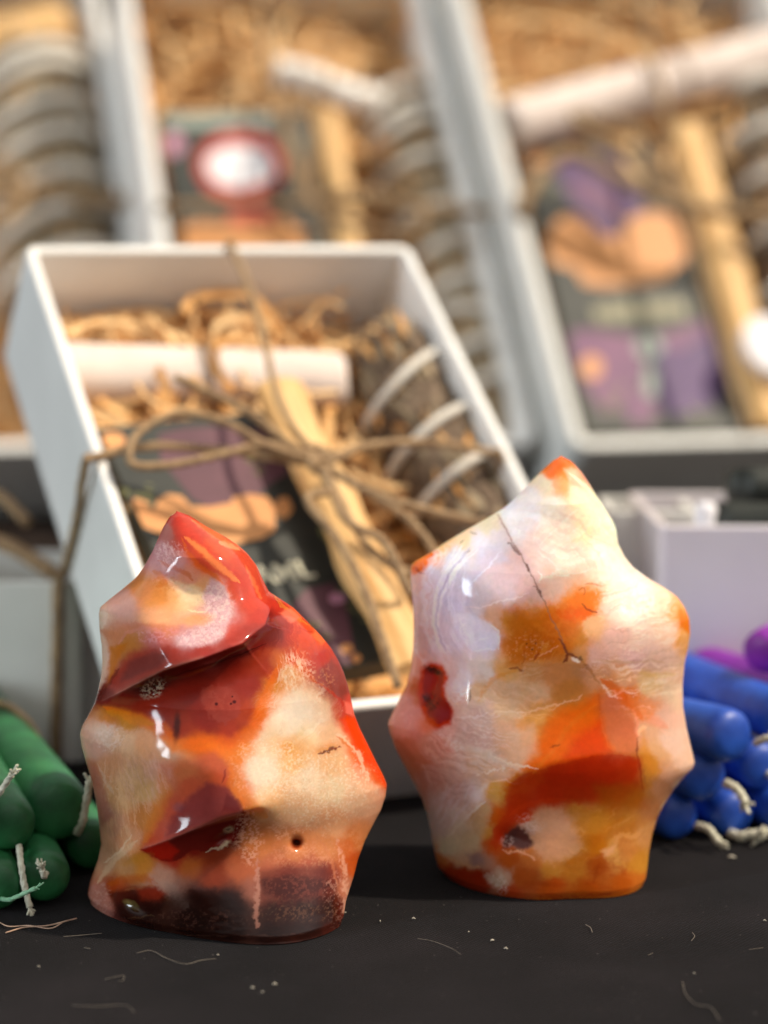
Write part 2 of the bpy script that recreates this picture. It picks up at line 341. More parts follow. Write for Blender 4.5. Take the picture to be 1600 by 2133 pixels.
def stone(name, Lo, Ro, yc, T, relief, paint, seed, doff, mat, NF=520, NB=150, NZ=800, p=0.80, gain=(1, 1, 1)):
    # outlines (photo px measured off the silhouette) become real widths at the stone's own distance
    def side(O):
        P = [at_y(px, py, yc + doff(px, py)) for px, py in O]; P = np.array(P)
        i = np.argsort(P[:, 2]); return P[i, 2], P[i, 0]
    zl, xl = side(Lo); zr, xr = side(Ro)
    top = min(zl.max(), zr.max()); 
    zs = top * (1 - (1 - np.linspace(0, 1, NZ)) ** 1.0)
    zs = np.concatenate([zs[:-1], [top]])
    XL = np.interp(zs, zl, xl); XR = np.interp(zs, zr, xr)
    ker = np.exp(-np.linspace(-1.3, 1.3, 13) ** 2 * 2.2); ker /= ker.sum()
    def smo(a): return np.convolve(np.pad(a, 6, mode='edge'), ker, 'valid')
    XL, XR = smo(XL), smo(XR)
    tpr = np.sqrt(np.clip((top - zs) / 0.12, 0, 1)); mid = (XL + XR) / 2
    hw = np.maximum((XR - XL) / 2, .02) * tpr + 1e-4
    ph = np.concatenate([np.linspace(-math.pi / 2, math.pi / 2, NF, endpoint=False), np.linspace(math.pi / 2, 1.5 * math.pi, NB, endpoint=False)])
    s = np.sin(ph); front = np.cos(ph) > 0; n = len(ph)
    prof = np.sign(np.cos(ph)) * np.abs(np.clip(1 - s * s, 0, 1)) ** p
    # the middle of the stone follows a calm outline; only its edges run out into the spikes
    kk_ = np.exp(-np.linspace(-2, 2, 181) ** 2); kk_ /= kk_.sum()
    def calm(a): return np.convolve(np.pad(a, 90, mode='edge'), kk_, 'valid')
    wgt = np.clip((top - zs) / 1.6, 0, 1); ms = mid * (1 - wgt) + calm(mid) * wgt; hs_ = hw * (1 - wgt) + np.minimum(calm(hw), 9) * wgt
    X = ms[:, None] + hs_[:, None] * s[None]; edge_ = np.abs(s)[None] ** 4
    X = X + (mid[:, None] + hw[:, None] * s[None] - X) * edge_; Z = np.repeat(zs[:, None], n, 1)
    Tz = np.minimum(np.interp(zs / top, *T), hw * 1.15 + .0)[:, None]
    # offset of the whole section in depth (a corner of the foot standing nearer)
    pxm, pym = proj(np.stack([X, np.full_like(X, yc), Z], -1))
    OFF = doff(pxm, pym)
    Y = yc + OFF - Tz * prof[None]
    fade = np.clip(prof, 0, 1)[None] ** .95 * np.clip((top - Z) / .5, 0, 1) * np.ones_like(X)
    for it in range(2):
        px, py = proj(np.stack([X, Y, Z], -1))
        R = relief(px, py)
        kb = np.array([.12, .22, .32, .22, .12]); kb = kb / kb.sum()
        for ax in (0, 1):
            Rp = np.pad(R, [(2, 2), (0, 0)] if ax == 0 else [(0, 0), (2, 2)], mode='edge')
            R = sum(kb[q] * (Rp[q:q + R.shape[0], :] if ax == 0 else Rp[:, q:q + R.shape[1]]) for q in range(5))
        Y = np.where(front[None], yc + OFF - Tz * prof[None] - R * fade, yc + OFF - Tz * prof[None])
    # back of the stone: its own gentle scallops
    back = ~front
    Y = np.where(back[None], Y + .35 * np.abs(prof)[None] * np.sin(Z * 1.9 + X * 1.3 + seed) * np.clip((top - Z) / 2, 0, 1), Y)
    Z = np.maximum(Z, 0.0)
    foot = sstep(.22, 0, Z); X = mid[:, None] + (X - mid[:, None]) * (1 - .018 * foot); Y = (yc + OFF) + (Y - yc - OFF) * (1 - .03 * foot)
    V = np.stack([X, Y, Z + .02], -1).reshape(-1, 3)
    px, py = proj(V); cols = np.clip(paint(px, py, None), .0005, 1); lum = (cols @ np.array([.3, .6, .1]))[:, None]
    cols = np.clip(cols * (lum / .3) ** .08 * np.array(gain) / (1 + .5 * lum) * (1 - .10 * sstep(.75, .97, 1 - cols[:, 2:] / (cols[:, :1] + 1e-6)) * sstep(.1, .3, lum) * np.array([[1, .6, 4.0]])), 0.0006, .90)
    ii = np.arange(NZ * n).reshape(NZ, n); nx_ = np.roll(ii, -1, axis=1)
    F = np.stack([ii[:-1], nx_[:-1], nx_[1:], ii[1:]], -1).reshape(-1, 4)
    base = V.mean(0) * [1, 1, 0]
    me_V = np.vstack([V, [[V[:n, 0].mean(), V[:n, 1].mean(), .02], [mid[-1], V[-n:, 1].mean(), V[-1, 2] + .012]]]) - base
    nb = len(V)
    me = bpy.data.meshes.new(name)
    tri = [(nb, int((k + 1) % n), int(k)) for k in range(n)] + [(nb + 1, int((NZ - 1) * n + k), int((NZ - 1) * n + (k + 1) % n)) for k in range(n)]
    loops = np.concatenate([F.ravel(), np.array(tri).ravel()]).astype(np.int32)
    starts = np.concatenate([np.arange(0, F.size, 4), F.size + np.arange(0, len(tri) * 3, 3)]).astype(np.int32)
    me.vertices.add(len(me_V)); me.vertices.foreach_set('co', (me_V * S).ravel())
    me.loops.add(len(loops)); me.loops.foreach_set('vertex_index', loops)
    me.polygons.add(len(starts)); me.polygons.foreach_set('loop_start', starts); me.update(calc_edges=True)
    me.polygons.foreach_set('use_smooth', [True] * len(starts))
    cc = np.vstack([cols, cols[:1], cols[-1:]])
    a = me.color_attributes.new('tint', 'FLOAT_COLOR', 'POINT'); a.data.foreach_set('color', np.c_[cc, np.ones(len(cc))].ravel().astype(np.float32))
    me.materials.append(mat); me.update(); me.validate()
    o = bpy.data.objects.new(name, me); COL.objects.link(o); o.location = base * S
    return o

def stone_mat(name, sss, sscale, rough, radius):
    m, t, p = new_mat(name); L = t.links.new
    at = N(t, 'ShaderNodeAttribute', attribute_name='tint'); co = N(t, 'ShaderNodeTexCoord')
    n = N(t, 'ShaderNodeTexNoise', Scale=700, Detail=5, Roughness=.7); L(co.outputs['Object'], n.inputs['Vector'])
    n2 = N(t, 'ShaderNodeTexNoise', Scale=120, Detail=6, Roughness=.6); L(co.outputs['Object'], n2.inputs['Vector'])
    ad = N(t, 'ShaderNodeMath', operation='ADD'); L(n.outputs['Fac'], ad.inputs[0]); L(n2.outputs['Fac'], ad.inputs[1])
    r = N(t, 'ShaderNodeMapRange'); r.inputs['From Min'].default_value = .7; r.inputs['From Max'].default_value = 1.3
    r.inputs['To Min'].default_value = .90; r.inputs['To Max'].default_value = 1.10; L(ad.outputs[0], r.inputs[0])
    sc = N(t, 'ShaderNodeVectorMath', operation='SCALE'); L(at.outputs['Color'], sc.inputs[0]); L(r.outputs[0], sc.inputs['Scale'])
    L(sc.outputs[0], p.inputs['Base Color'])
    p.inputs['Specular IOR Level'].default_value = .27; p.inputs['Roughness'].default_value = rough; p.inputs['IOR'].default_value = 1.54
    p.inputs['Subsurface Weight'].default_value = sss; p.inputs['Subsurface Radius'].default_value = radius
    p.inputs['Subsurface Scale'].default_value = sscale; p.inputs['Subsurface Anisotropy'].default_value = .5
    b = N(t, 'ShaderNodeBump', Strength=.05, Distance=.0003); L(n2.outputs['Fac'], b.inputs['Height']); L(b.outputs[0], p.inputs['Normal'])
    return m

def ridge(x, y, P, amp, wa, wb, rnd=6, ends='mm'):   # crest with its own slope on each side; 's' ends run out past the silhouette
    Q = np.array(P, float); best = np.full(x.shape, 1e9); sg = np.zeros_like(x)
    for i in range(len(Q) - 1):
        a, b = Q[i], Q[i + 1]; d = b - a; L2 = math.hypot(*d); t = np.clip(((x - a[0]) * d[0] + (y - a[1]) * d[1]) / (d @ d), 0, 1)
        qx = x - (a[0] + t * d[0]); qy = y - (a[1] + t * d[1]); D = np.hypot(qx, qy); m = D < best
        best = np.where(m, D, best); sg = np.where(m, (d[0] * qy - d[1] * qx) / (L2 * (D + 1e-6)), sg)
    dd = np.sqrt(best * best + rnd * rnd) - rnd; w = wa + (wb - wa) * (sg + 1) / 2; r = amp * np.exp(-(dd / w) ** 1.15)
    return r
def dip(x, y, cx, cy, rx, ry, a, rot=0):
    r = math.radians(rot); dx, dy = x - cx, y - cy; u = (dx * math.cos(r) + dy * math.sin(r)) / rx; v = (-dx * math.sin(r) + dy * math.cos(r)) / ry
    return -a * np.exp(-(u * u + v * v))

# ------------------------------------------------------------------ left stone
L_OL = [(365,1066),(352,1080),(340,1100),(330,1122),(318,1150),(300,1182),(285,1203),(256,1228),(228,1250),(209,1266),(206,1280),(207,1310),(212,1350),(213,1380),(211,1410),(204,1442),(196,1468),(184,1492),(171,1515),(167,1530),(170,1555),(180,1590),(192,1630),(200,1670),(207,1720),(211,1760),(205,1790),(194,1820),(187,1840),(183,1862),(184,1880)]
L_OR = [(367,1066),(384,1069),(402,1080),(430,1098),(470,1120),(496,1137),(515,1154),(535,1180),(549,1212),(560,1234),(585,1250),(612,1268),(640,1296),(668,1325),(690,1352),(705,1378),(716,1402),(725,1430),(733,1465),(738,1490),(750,1520),(765,1550),(782,1585),(799,1618),(806,1636),(803,1660),(793,1690),(776,1722),(760,1756),(745,1800),(737,1835),(728,1865),(720,1890),(716,1915),(714,1938)]
def L_doff(px, py):
    return -2.0 * sstep(1680, 1930, py) * sstep(350, 720, px)
def L_relief(x, y):
    r = dip(x, y, 400, 1245, 78, 70, .50, 20)
    r = r + ridge(x, y, [(150,1495),(205,1466),(262,1436),(340,1396),(430,1368),(505,1340),(553,1300),(568,1250),(552,1200),(520,1150)], .85, 95, 24, 3, 'sm')
    r = r + ridge(x, y, [(270,1781),(300,1768),(350,1747),(400,1727),(455,1703),(512,1688),(540,1680)], .62, 120, 42, 3)
    r = r + ridge(x, y, [(570,1240),(625,1290),(672,1350),(700,1405),(722,1470),(748,1530),(790,1610)], .42, 55, 46, 18)
    r = r + ridge(x, y, [(120,1520),(175,1535),(240,1555),(335,1583),(430,1600)], .38, 60, 75, 24, 'sm')
    r = r + ridge(x, y, [(160,1270),(200,1270),(250,1265),(285,1275),(330,1340)], .20, 50, 50, 22, 'sm')
    r = r + dip(x, y, 610, 1460, 70, 80, .20) + dip(x, y, 260, 1660, 60, 90, .24) + dip(x, y, 650, 1740, 120, 50, .14)
    r = r + ridge(x, y, [(140,1860),(178,1850),(230,1828),(330,1835),(400,1860)], .22, 50, 70, 12, 'sm')
    r = r + ridge(x, y, [(262,1190),(276,1228),(290,1272),(306,1330)], .16, 45, 40, 14)
    r = r + dip(x, y, 617, 1757, 10, 10, .34) + dip(x, y, 318, 1435, 20, 12, .10) + dip(x, y, 282, 1888, 26, 12, .16, 25) + dip(x, y, 465, 1748, 20, 8, .10, -25)
    r = r + dip(x, y, 700, 1432, 24, 52, -.26, -25) + .030 * (fbm(x / 60, y / 60, 3, 3) - .5)
    rough = pmask(x, y, [(310,1415),(345,1410),(350,1440),(325,1455),(302,1445)], 6)
    return r + .10 * rough * (fbm(x / 5, y / 5, 9, 3) - .5) + .02 * sstep(1850, 1920, y) * (fbm(x / 24, y / 16, 12, 3) - .5)
L_pts = [(365,1080,'c04438'),(345,1108,'b0625a'),(400,1105,'cc4c3c'),(470,1130,'dc6850'),(512,1170,'dc5440'),(425,1165,'ec6840'),(378,1120,'c4483c'),
(330,1150,'c48488'),(352,1175,'cc9092'),(395,1205,'d89078'),(360,1240,'dc9c68'),(335,1240,'d08048'),(300,1222,'cc7c50'),(250,1262,'cc9488'),(214,1288,'dcb09c'),(235,1325,'c87c5c'),(330,1295,'dc9c74'),
(385,1240,'ecc098'),(420,1228,'e0a070'),(445,1245,'d8a4a0'),(462,1280,'d4a4a4'),(445,1315,'d0a4a8'),(398,1338,'c49ca4'),(330,1335,'b86460'),(262,1345,'c07440'),(215,1385,'dca088'),(222,1340,'d09070'),
(500,1220,'d84c38'),(530,1250,'e04c38'),(540,1290,'cc4438'),(485,1325,'c85048'),(420,1362,'b04444'),(350,1372,'983428'),(285,1388,'8c3024'),(245,1420,'8c3428'),(215,1450,'6c2018'),
(575,1255,'c83828'),(622,1282,'dc5838'),(662,1330,'d85440'),(640,1322,'e05030'),(600,1308,'cc4430'),(572,1320,'882c24'),(620,1365,'dc4c28'),(665,1372,'b83c30'),(690,1400,'984440'),(705,1425,'8c4038'),(722,1475,'c84840'),(732,1505,'dc4020'),(762,1560,'e04818'),(790,1622,'d85020'),
(540,1335,'8c1c14'),(480,1372,'781810'),(400,1395,'781c14'),(350,1412,'6c2018'),(300,1435,'701c18'),(260,1452,'8c281c'),  # band under the ridge: own dark red plus shade put into the colour
(300,1478,'a43414'),(400,1440,'8c2018'),(460,1470,'a43020'),(520,1430,'b03018'),(560,1395,'cc4c20'),(580,1380,'e0703c'),(430,1500,'8c1c10'),(340,1480,'982814'),
(600,1400,'e0a070'),(622,1460,'e8c8ac'),(590,1505,'f0d4bc'),(645,1532,'e8c8a4'),(565,1545,'e8c4a4'),(610,1580,'e4ac74'),(690,1585,'e0ac80'),(540,1605,'e8ccb4'),(642,1622,'ecccb0'),(700,1645,'e4c4a4'),(742,1655,'e0b090'),(772,1645,'e0a484'),(620,1680,'e4b490'),(700,1722,'dc9c74'),(742,1742,'d08058'),(560,1665,'e8b080'),(660,1480,'e4b898'),(690,1530,'e0b08c'),
(520,1492,'e05c18'),(480,1532,'d84c14'),(420,1545,'d86018'),(500,1562,'ec8c4c'),(545,1462,'dc7024'),(360,1510,'b04014'),(570,1430,'dc8438'),
(230,1492,'c87028'),(262,1500,'d08028'),(220,1530,'dcb8a8'),(262,1540,'dcac8c'),(300,1545,'dc9c74'),(350,1562,'d09878'),(196,1560,'c89484'),(192,1605,'b06048'),(230,1600,'cc8c68'),(272,1622,'dca880'),(250,1660,'d49c70'),(300,1645,'d4a070'),(335,1605,'d49880'),(230,1722,'d09478'),(262,1742,'cc8c68'),(302,1702,'cc7c4c'),(222,1790,'b88468'),(215,1690,'b88070'),
(440,1600,'d06040'),(400,1640,'c45038'),(372,1690,'b84438'),(430,1685,'843430'),(482,1680,'7c2c24'),(400,1718,'944040'),(462,1622,'d05434'),(350,1742,'b04444'),(330,1762,'b83c28'),(385,1600,'d88058'),(500,1640,'e07840'),
(360,1775,'a02010'),(420,1755,'6c1c10'),(470,1742,'581c10'),(495,1720,'6c1c10'),(450,1780,'7c2c14'),(400,1775,'801c10'),  # undercut facet: dark red, with its shade in the colour
(300,1800,'c87c3c'),(260,1805,'b47c54'),(330,1832,'b88470'),(400,1802,'ac5828'),(440,1822,'8c3414'),(500,1802,'b45c3c'),(540,1762,'cc7850'),(560,1802,'b86448'),(620,1765,'cc7c54'),(680,1762,'cc8058'),(722,1762,'cc704c'),(640,1802,'ac5840'),(600,1822,'9c4024'),(680,1822,'803424'),(742,1792,'b44c20'),(722,1852,'b87058'),(520,1740,'c87850'),
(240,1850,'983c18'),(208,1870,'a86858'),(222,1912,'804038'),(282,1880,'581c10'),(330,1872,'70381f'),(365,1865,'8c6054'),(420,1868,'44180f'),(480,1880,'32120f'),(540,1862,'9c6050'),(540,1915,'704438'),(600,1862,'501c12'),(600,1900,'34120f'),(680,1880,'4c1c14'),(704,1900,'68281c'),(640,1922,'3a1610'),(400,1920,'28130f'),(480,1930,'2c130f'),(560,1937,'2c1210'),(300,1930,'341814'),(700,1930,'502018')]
def L_paint(px, py, back):
    P = Paint(px, py, 21); P.base(L_pts)
    # tip streaks
    P.poly([(350,1060),(520,1130),(575,1240),(690,1350),(740,1500),(700,1500),(640,1380),(560,1330),(470,1350),(300,1400),(480,1310),(490,1220),(400,1130)], '8c2418', 26, .26)
    P.bands(620,1500,110,120, 420,1300, 5, 'fbe8d6','dca884', .30); P.bands(260,1640,60,150, 420,1640, 5, 'ecc8b0','b07c5c', .35); P.bands(640,1310,80,70, 480,1330, 4, 'ec6c44','8c1c10', .35); P.bands(430,1470,110,60, 430,1300, 4, 'b03828','6c120a', .3)
    P.poly([(352,1082),(372,1078),(430,1130),(492,1190),(520,1225),(490,1215),(440,1190),(395,1160),(362,1110)], 'c43c30', 6, .55)
    P.line([(385,1118),(425,1150),(468,1190),(500,1215)], 7, 'f8905c', .8)
    P.line([(400,1082),(440,1110),(486,1135)], 6, 'ec7c58', .6); P.line([(455,1128),(488,1140),(500,1146)], 5, 'f8a078', .7)
    P.line([(510,1178),(530,1215),(545,1248)], 4, 'f07c5c', .6)
    P.line([(378,1120),(392,1150),(412,1176),(450,1200),(476,1232),(484,1262)], 4, 'e8642c', .7)
    # upper pale bowl : orange rim, crystals, cream heart
    P.blob(398,1238,32,17,25,'f0d0a8',.5,.8); P.blob(372,1222,26,9,40,'f0c8a8',.5,.6)
    P.fibres(350,1160,30,34,'e8b4b4',60,3,.6); P.speck(355,1150,34,26,'ecc0bc',3.2,.56,.6)
    P.line([(330,1168),(352,1178),(372,1186),(395,1196),(402,1210)], 5, 'c4541c', .55)
    P.line([(318,1188),(332,1194),(345,1212),(325,1222)], 7, 'd06c28', .55); P.speck(345,1212,40,22,'c45c1c',4,.56,.5)
    P.poly([(440,1205),(470,1222),(484,1256),(482,1290),(462,1318),(440,1340),(400,1352),(372,1345),(380,1330),(412,1318),(435,1292),(430,1262),(422,1240)], 'd8a8ac', 5, .65)
    P.speck(452,1262,34,50,'f4d4cc',3.4,.53,.85); P.speck(420,1325,50,22,'ecd0d0',3.0,.52,.85,-12); P.speck(330,1322,50,16,'d8a0a8',3.4,.55,.6,-4)
    P.speck(440,1290,40,60,'9c5c5c',2.8,.64,.5)
    P.line([(388,1268),(408,1276),(432,1274)], 1.6, 'ffd8b0', .8)
    P.blob(408,1292,34,12,-8,'dc9048',.6,.6)
    P.blob(330,1308,70,10,4,'b85044',.8,.45); P.line([(245,1345),(262,1318),(300,1308),(345,1318)], 4, 'cc8478', .5)
    P.poly([(206,1272),(226,1278),(222,1300),(212,1312),(206,1300)], 'e4c4b0', 3, .7)
    P.poly([(209,1318),(222,1330),(226,1370),(216,1420),(205,1440),(210,1400)], 'e8bca8', 4, .7)
    P.poly([(230,1345),(262,1342),(240,1400),(222,1430),(228,1380)], 'cc6c20', 6, .6)
    # maroon collar and the plum haze along it
    P.poly([(268,1360),(330,1345),(392,1352),(440,1345),(490,1318),(528,1292),(552,1300),(520,1330),(440,1362),(350,1392),(270,1432),(212,1458),(225,1420)], '9c3428', 9, .55)
    P.poly([(270,1375),(325,1356),(350,1366),(335,1388),(280,1412),(252,1418)], '6c2c28', 8, .55)
    P.edge([(204,1464),(262,1437),(340,1398),(430,1370),(505,1342),(553,1302),(568,1256)], 30, '661210', 1, .9, 1, 1)  # underside of the ridge: dark red deepened with painted shade
    P.edge([(208,1462),(262,1435),(340,1396),(430,1368)], 3.0, 'dca494', -1, .35, 1, 1)
    P.line([(205,1462),(222,1430),(248,1392)], 4, '5c1810', .6); P.blob(222,1447,18,11,-35,'60201a',.6,.7)
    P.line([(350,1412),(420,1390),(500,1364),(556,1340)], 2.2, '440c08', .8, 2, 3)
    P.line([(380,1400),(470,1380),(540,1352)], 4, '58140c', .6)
    P.blob(566,1318,34,20,-30,'702c28',.7,.65)
    # dark red sheet under the collar, scalloped edge, orange halo
    P.poly([(215,1465),(300,1440),(420,1400),(520,1372),(572,1350),(568,1390),(545,1430),(532,1480),(520,1520),(490,1545),(455,1532),(420,1520),(372,1545),(330,1510),(280,1486)], '902414', 16, .55, 12, 5)
    P.line([(215,1474),(290,1498),(340,1522),(365,1552),(420,1550),(480,1552),(525,1525),(546,1478),(560,1430),(580,1385)], 15, 'ec6c14', .8, 8, 5)
    P.line([(220,1482),(262,1494),(320,1510)], 10, 'd88420', .7)
    P.blob(368,1515,7,28,4,'40100c',.6,.85,4,3)
    P.poly([(418,1432),(452,1426),(490,1440),(502,1462),(496,1492),(470,1508),(440,1498),(420,1468)], 'a03a2c', 4, .7, 4, 14)
    P.speck(460,1462,38,34,'bc5444',6,.52,.4)
    for a, b, r in ((451,1467,3.4),(481,1466,2.6),(488,1462,3.8),(484,1451,2)): P.blob(a,b,r,r,0,'4c0808',.4,.95,1,1)
    P.blob(318,1428,40,16,-24,'482018',.7,.8); P.speck(320,1434,28,20,'d0b49c',3.2,.50,.95,-25); P.speck(320,1434,30,20,'201008',2.6,.60,.9)
    # right shoulder : swirls
    for k in range(7):
        o = k * 5
        P.line([(566+o*.5,1238+o*.4),(580+o*.7,1262+o*.2),(606+o*.8,1276+o*.25),(640+o*.5,1300+o*.5)], 1.7, 'f0904c' if k % 2 else '8c1c10', .65, 12, 6)
    P.poly([(582,1275),(606,1268),(628,1284),(606,1296)], 'e47060', 4, .6)
    P.line([(620,1302),(638,1316),(660,1318),(676,1342)], 2, 'a02c1c', .6); P.poly([(655,1308),(680,1336),(668,1345),(648,1325)], 'ec6c4c', 4, .6)
    P.poly([(690,1372),(712,1400),(726,1442),(712,1462),(690,1432),(672,1416),(668,1398)], '843c34', 7, .7)
    P.line([(662,1420),(684,1436),(712,1462),(728,1500)], 3, 'b83020', .7); P.line([(612,1372),(640,1400),(662,1425)], 5, 'd04c1c', .7)
    P.poly([(716,1462),(732,1466),(738,1492),(722,1484)], 'f07068', 4, .6)
    P.poly([(722,1490),(745,1500),(768,1552),(800,1618),(804,1640),(782,1612),(748,1570),(728,1530),(714,1500)], 'e04010', 6, .75)
    P.line([(700,1525),(722,1542),(748,1575),(762,1612),(770,1630)], 4, 'f0c0a4', .7, 6, 14); P.line([(702,1532),(716,1548),(736,1562)], 2.4, 'd06438', .8)
    # pale window on the right
    P.fibres(610,1400,36,50,'f4d4b8',75,3,.6); P.speck(620,1420,40,60,'f8e0cc',3,.55,.5); P.speck(660,1430,34,50,'d89068',3,.58,.5,40)
    P.blob(620,1480,50,32,20,'f6e4d6',.7,.6); P.blob(545,1610,38,44,0,'f4e0cc',.7,.55)
    P.blob(612,1556,44,22,5,'e4a060',.6,.6); P.blob(600,1556,13,12,0,'dc9044',.5,.6); P.line([(590,1550),(598,1544),(610,1548),(611,1560),(602,1566),(592,1562)], 1.5, 'f4c890', .6, 2, 2)
    P.blob(682,1558,28,11,-16,'d07828',.8,.6); P.line([(662,1570),(676,1566),(690,1560),(706,1556)], 3.6, '581410', .95, 3, 12); P.line([(690,1560),(706,1556),(712,1557)], 1.6, '8c3018', .8)
    P.speck(660,1640,120,90,'f8e6d0',2.6,.60,.6); P.speck(640,1660,130,80,'d88c60',3,.62,.35); P.speck(560,1600,80,70,'f8ead8',2.8,.58,.5)
    P.line([(478,1590),(486,1612),(478,1640),(500,1660),(510,1690)], 6, 'e87838', .7)
    # orange bridge, plum kite and its undercut face, dark red with shade painted in
    P.poly([(330,1590),(400,1580),(455,1560),(478,1600),(470,1640),(505,1688),(460,1702),(400,1726),(340,1750),(310,1768),(330,1700),(350,1640)], 'c05a44', 12, .4)
    P.poly([(395,1658),(430,1628),(470,1640),(506,1688),(450,1704),(380,1734),(345,1742),(360,1700)], '843434', 8, .68)
    P.blob(372,1680,10,8,0,'585060',.8,.4); P.line([(470,1602),(468,1618),(462,1632)], 2.6, '701410', .8)
    P.poly([(470,1655),(500,1670),(512,1690),(500,1692),(462,1690)], '702020', 5, .7)
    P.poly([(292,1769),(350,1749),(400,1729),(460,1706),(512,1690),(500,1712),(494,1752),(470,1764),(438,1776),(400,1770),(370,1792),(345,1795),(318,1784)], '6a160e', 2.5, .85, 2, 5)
    P.poly([(296,1770),(350,1752),(372,1772),(356,1792),(330,1790)], 'a81c0c', 6, .7, 2, 4)
    P.edge([(292,1769),(350,1749),(400,1729),(460,1706),(510,1691)], 3, 'd08478', -1, .4, 1, 1)
    P.blob(476,1728,10,7,-20,'a08468',.4,.9,4,6); P.blob(470,1758,11,5,-30,'b09478',.4,.9,4,6); P.line([(430,1776),(446,1766),(462,1764),(478,1756)], 3.4, 'b49a80', .9, 3, 12); P.blob(474,1728,5,3,0,'54443c',.5,.8)
    P.line([(455,1560),(490,1590),(500,1640),(522,1680),(560,1700)], 16, 'f08038', .55, 10, 6); P.line([(330,1600),(345,1650),(322,1710),(300,1755)], 14, 'dc7838', .5, 10, 6); P.line([(430,1550),(480,1570),(505,1590)], 12, 'f07820', .6)
    # left flank
    P.fibres(255,1680,50,120,'e8b890',80,4,.35); P.fibres(300,1620,60,60,'e4b0a0',70,4,.4); P.speck(230,1540,40,30,'f0d4c8',3.2,.55,.5)
    P.poly([(180,1580),(205,1600),(222,1650),(232,1700),(214,1720),(198,1660),(186,1612)], 'b06c5c', 6, .55); P.line([(205,1590),(222,1630),(240,1655)], 3, 'd8b09c', .5)
    P.line([(200,1840),(240,1790),(285,1750)], 6, 'd8b898', .5); P.line([(215,1800),(250,1772),(276,1740)], 2.5, 'e8ccb0', .5)
    P.blob(285,1790,26,9,-15,'cc8438',.8,.5)
    # lower right rock
    P.speck(520,1745,32,60,'f0b8a0',3,.54,.7); P.speck(590,1725,40,24,'f0b898',3.2,.56,.6); P.speck(640,1780,90,34,'d89878',3,.58,.5)
    P.blob(617,1757,12,12,0,'983810',.4,.9,1,1); P.blob(617,1757,8,8,0,'501c0c',.5,.95,1,1)
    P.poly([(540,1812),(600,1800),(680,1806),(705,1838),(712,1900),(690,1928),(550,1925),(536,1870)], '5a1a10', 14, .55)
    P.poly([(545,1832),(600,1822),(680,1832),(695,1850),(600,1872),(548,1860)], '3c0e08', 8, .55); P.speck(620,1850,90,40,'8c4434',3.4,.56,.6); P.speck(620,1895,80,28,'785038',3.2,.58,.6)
    P.line([(538,1775),(536,1830),(534,1880),(536,1930)], 5, 'c08878', .75, 6, 10, broken=.35); P.line([(700,1745),(716,1800),(722,1860),(716,1905)], 5, 'd8a088', .7, 6, 12, broken=.35); P.line([(660,1740),(690,1790),(704,1850)], 3, 'c87858', .5)
    P.speck(735,1775,24,60,'c85418',5,.5,.55); P.speck(700,1870,26,60,'c89080',3,.58,.6)
    # lower left
    P.line([(222,1842),(262,1830),(300,1828),(330,1838)], 9, 'b04c10', .65); P.line([(258,1852),(290,1850),(322,1842)], 2.4, 'c07044', .6)
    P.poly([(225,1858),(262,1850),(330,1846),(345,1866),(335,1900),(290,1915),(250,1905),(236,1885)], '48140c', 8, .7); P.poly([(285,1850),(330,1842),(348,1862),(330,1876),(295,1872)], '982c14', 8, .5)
    P.blob(275,1885,19,8,28,'8c7444',.35,.95,3,5); P.blob(271,1883,8,3,30,'b49c60',.5,.7,2,3); P.line([(268,1912),(296,1910),(320,1906)], 1.8, 'a07850', .7, 4, 10)
    P.poly([(188,1845),(215,1840),(228,1870),(238,1905),(222,1920),(196,1890),(186,1868)], 'a86c60', 5, .6); P.speck(210,1870,22,40,'d0a090',3,.6,.5)
    P.line([(318,1832),(350,1848),(372,1878),(390,1892)], 12, 'b08c80', .5, 12, 8); P.speck(360,1900,120,26,'6c4034',3.4,.62,.5)
    P.line([(340,1945),(460,1950),(560,1949),(640,1945)], 1.6, '8c5c4c', .5, 2, 6, broken=.45)
    P.fibres(500,1920,220,30,'602c20',0,3,.4)
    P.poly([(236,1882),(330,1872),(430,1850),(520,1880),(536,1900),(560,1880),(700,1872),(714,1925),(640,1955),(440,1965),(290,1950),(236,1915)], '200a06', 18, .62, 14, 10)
    P.line([(536,1860),(534,1900),(537,1935)], 5, 'b07868', .7, 6, 12, broken=.35); P.speck(620,1900,80,20,'7c5038',3,.6,.6); P.speck(400,1915,110,20,'6a4034',3.4,.62,.5)
    return P.c
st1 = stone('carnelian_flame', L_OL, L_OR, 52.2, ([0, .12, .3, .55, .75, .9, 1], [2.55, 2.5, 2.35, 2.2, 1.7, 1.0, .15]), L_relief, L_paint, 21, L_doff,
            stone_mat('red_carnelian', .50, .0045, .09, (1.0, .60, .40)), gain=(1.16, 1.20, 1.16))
tag(st1, 'dark red and cream polished stone flame, its tip leaning left', 'stone flame', 'polished carnelian flames on the cloth')

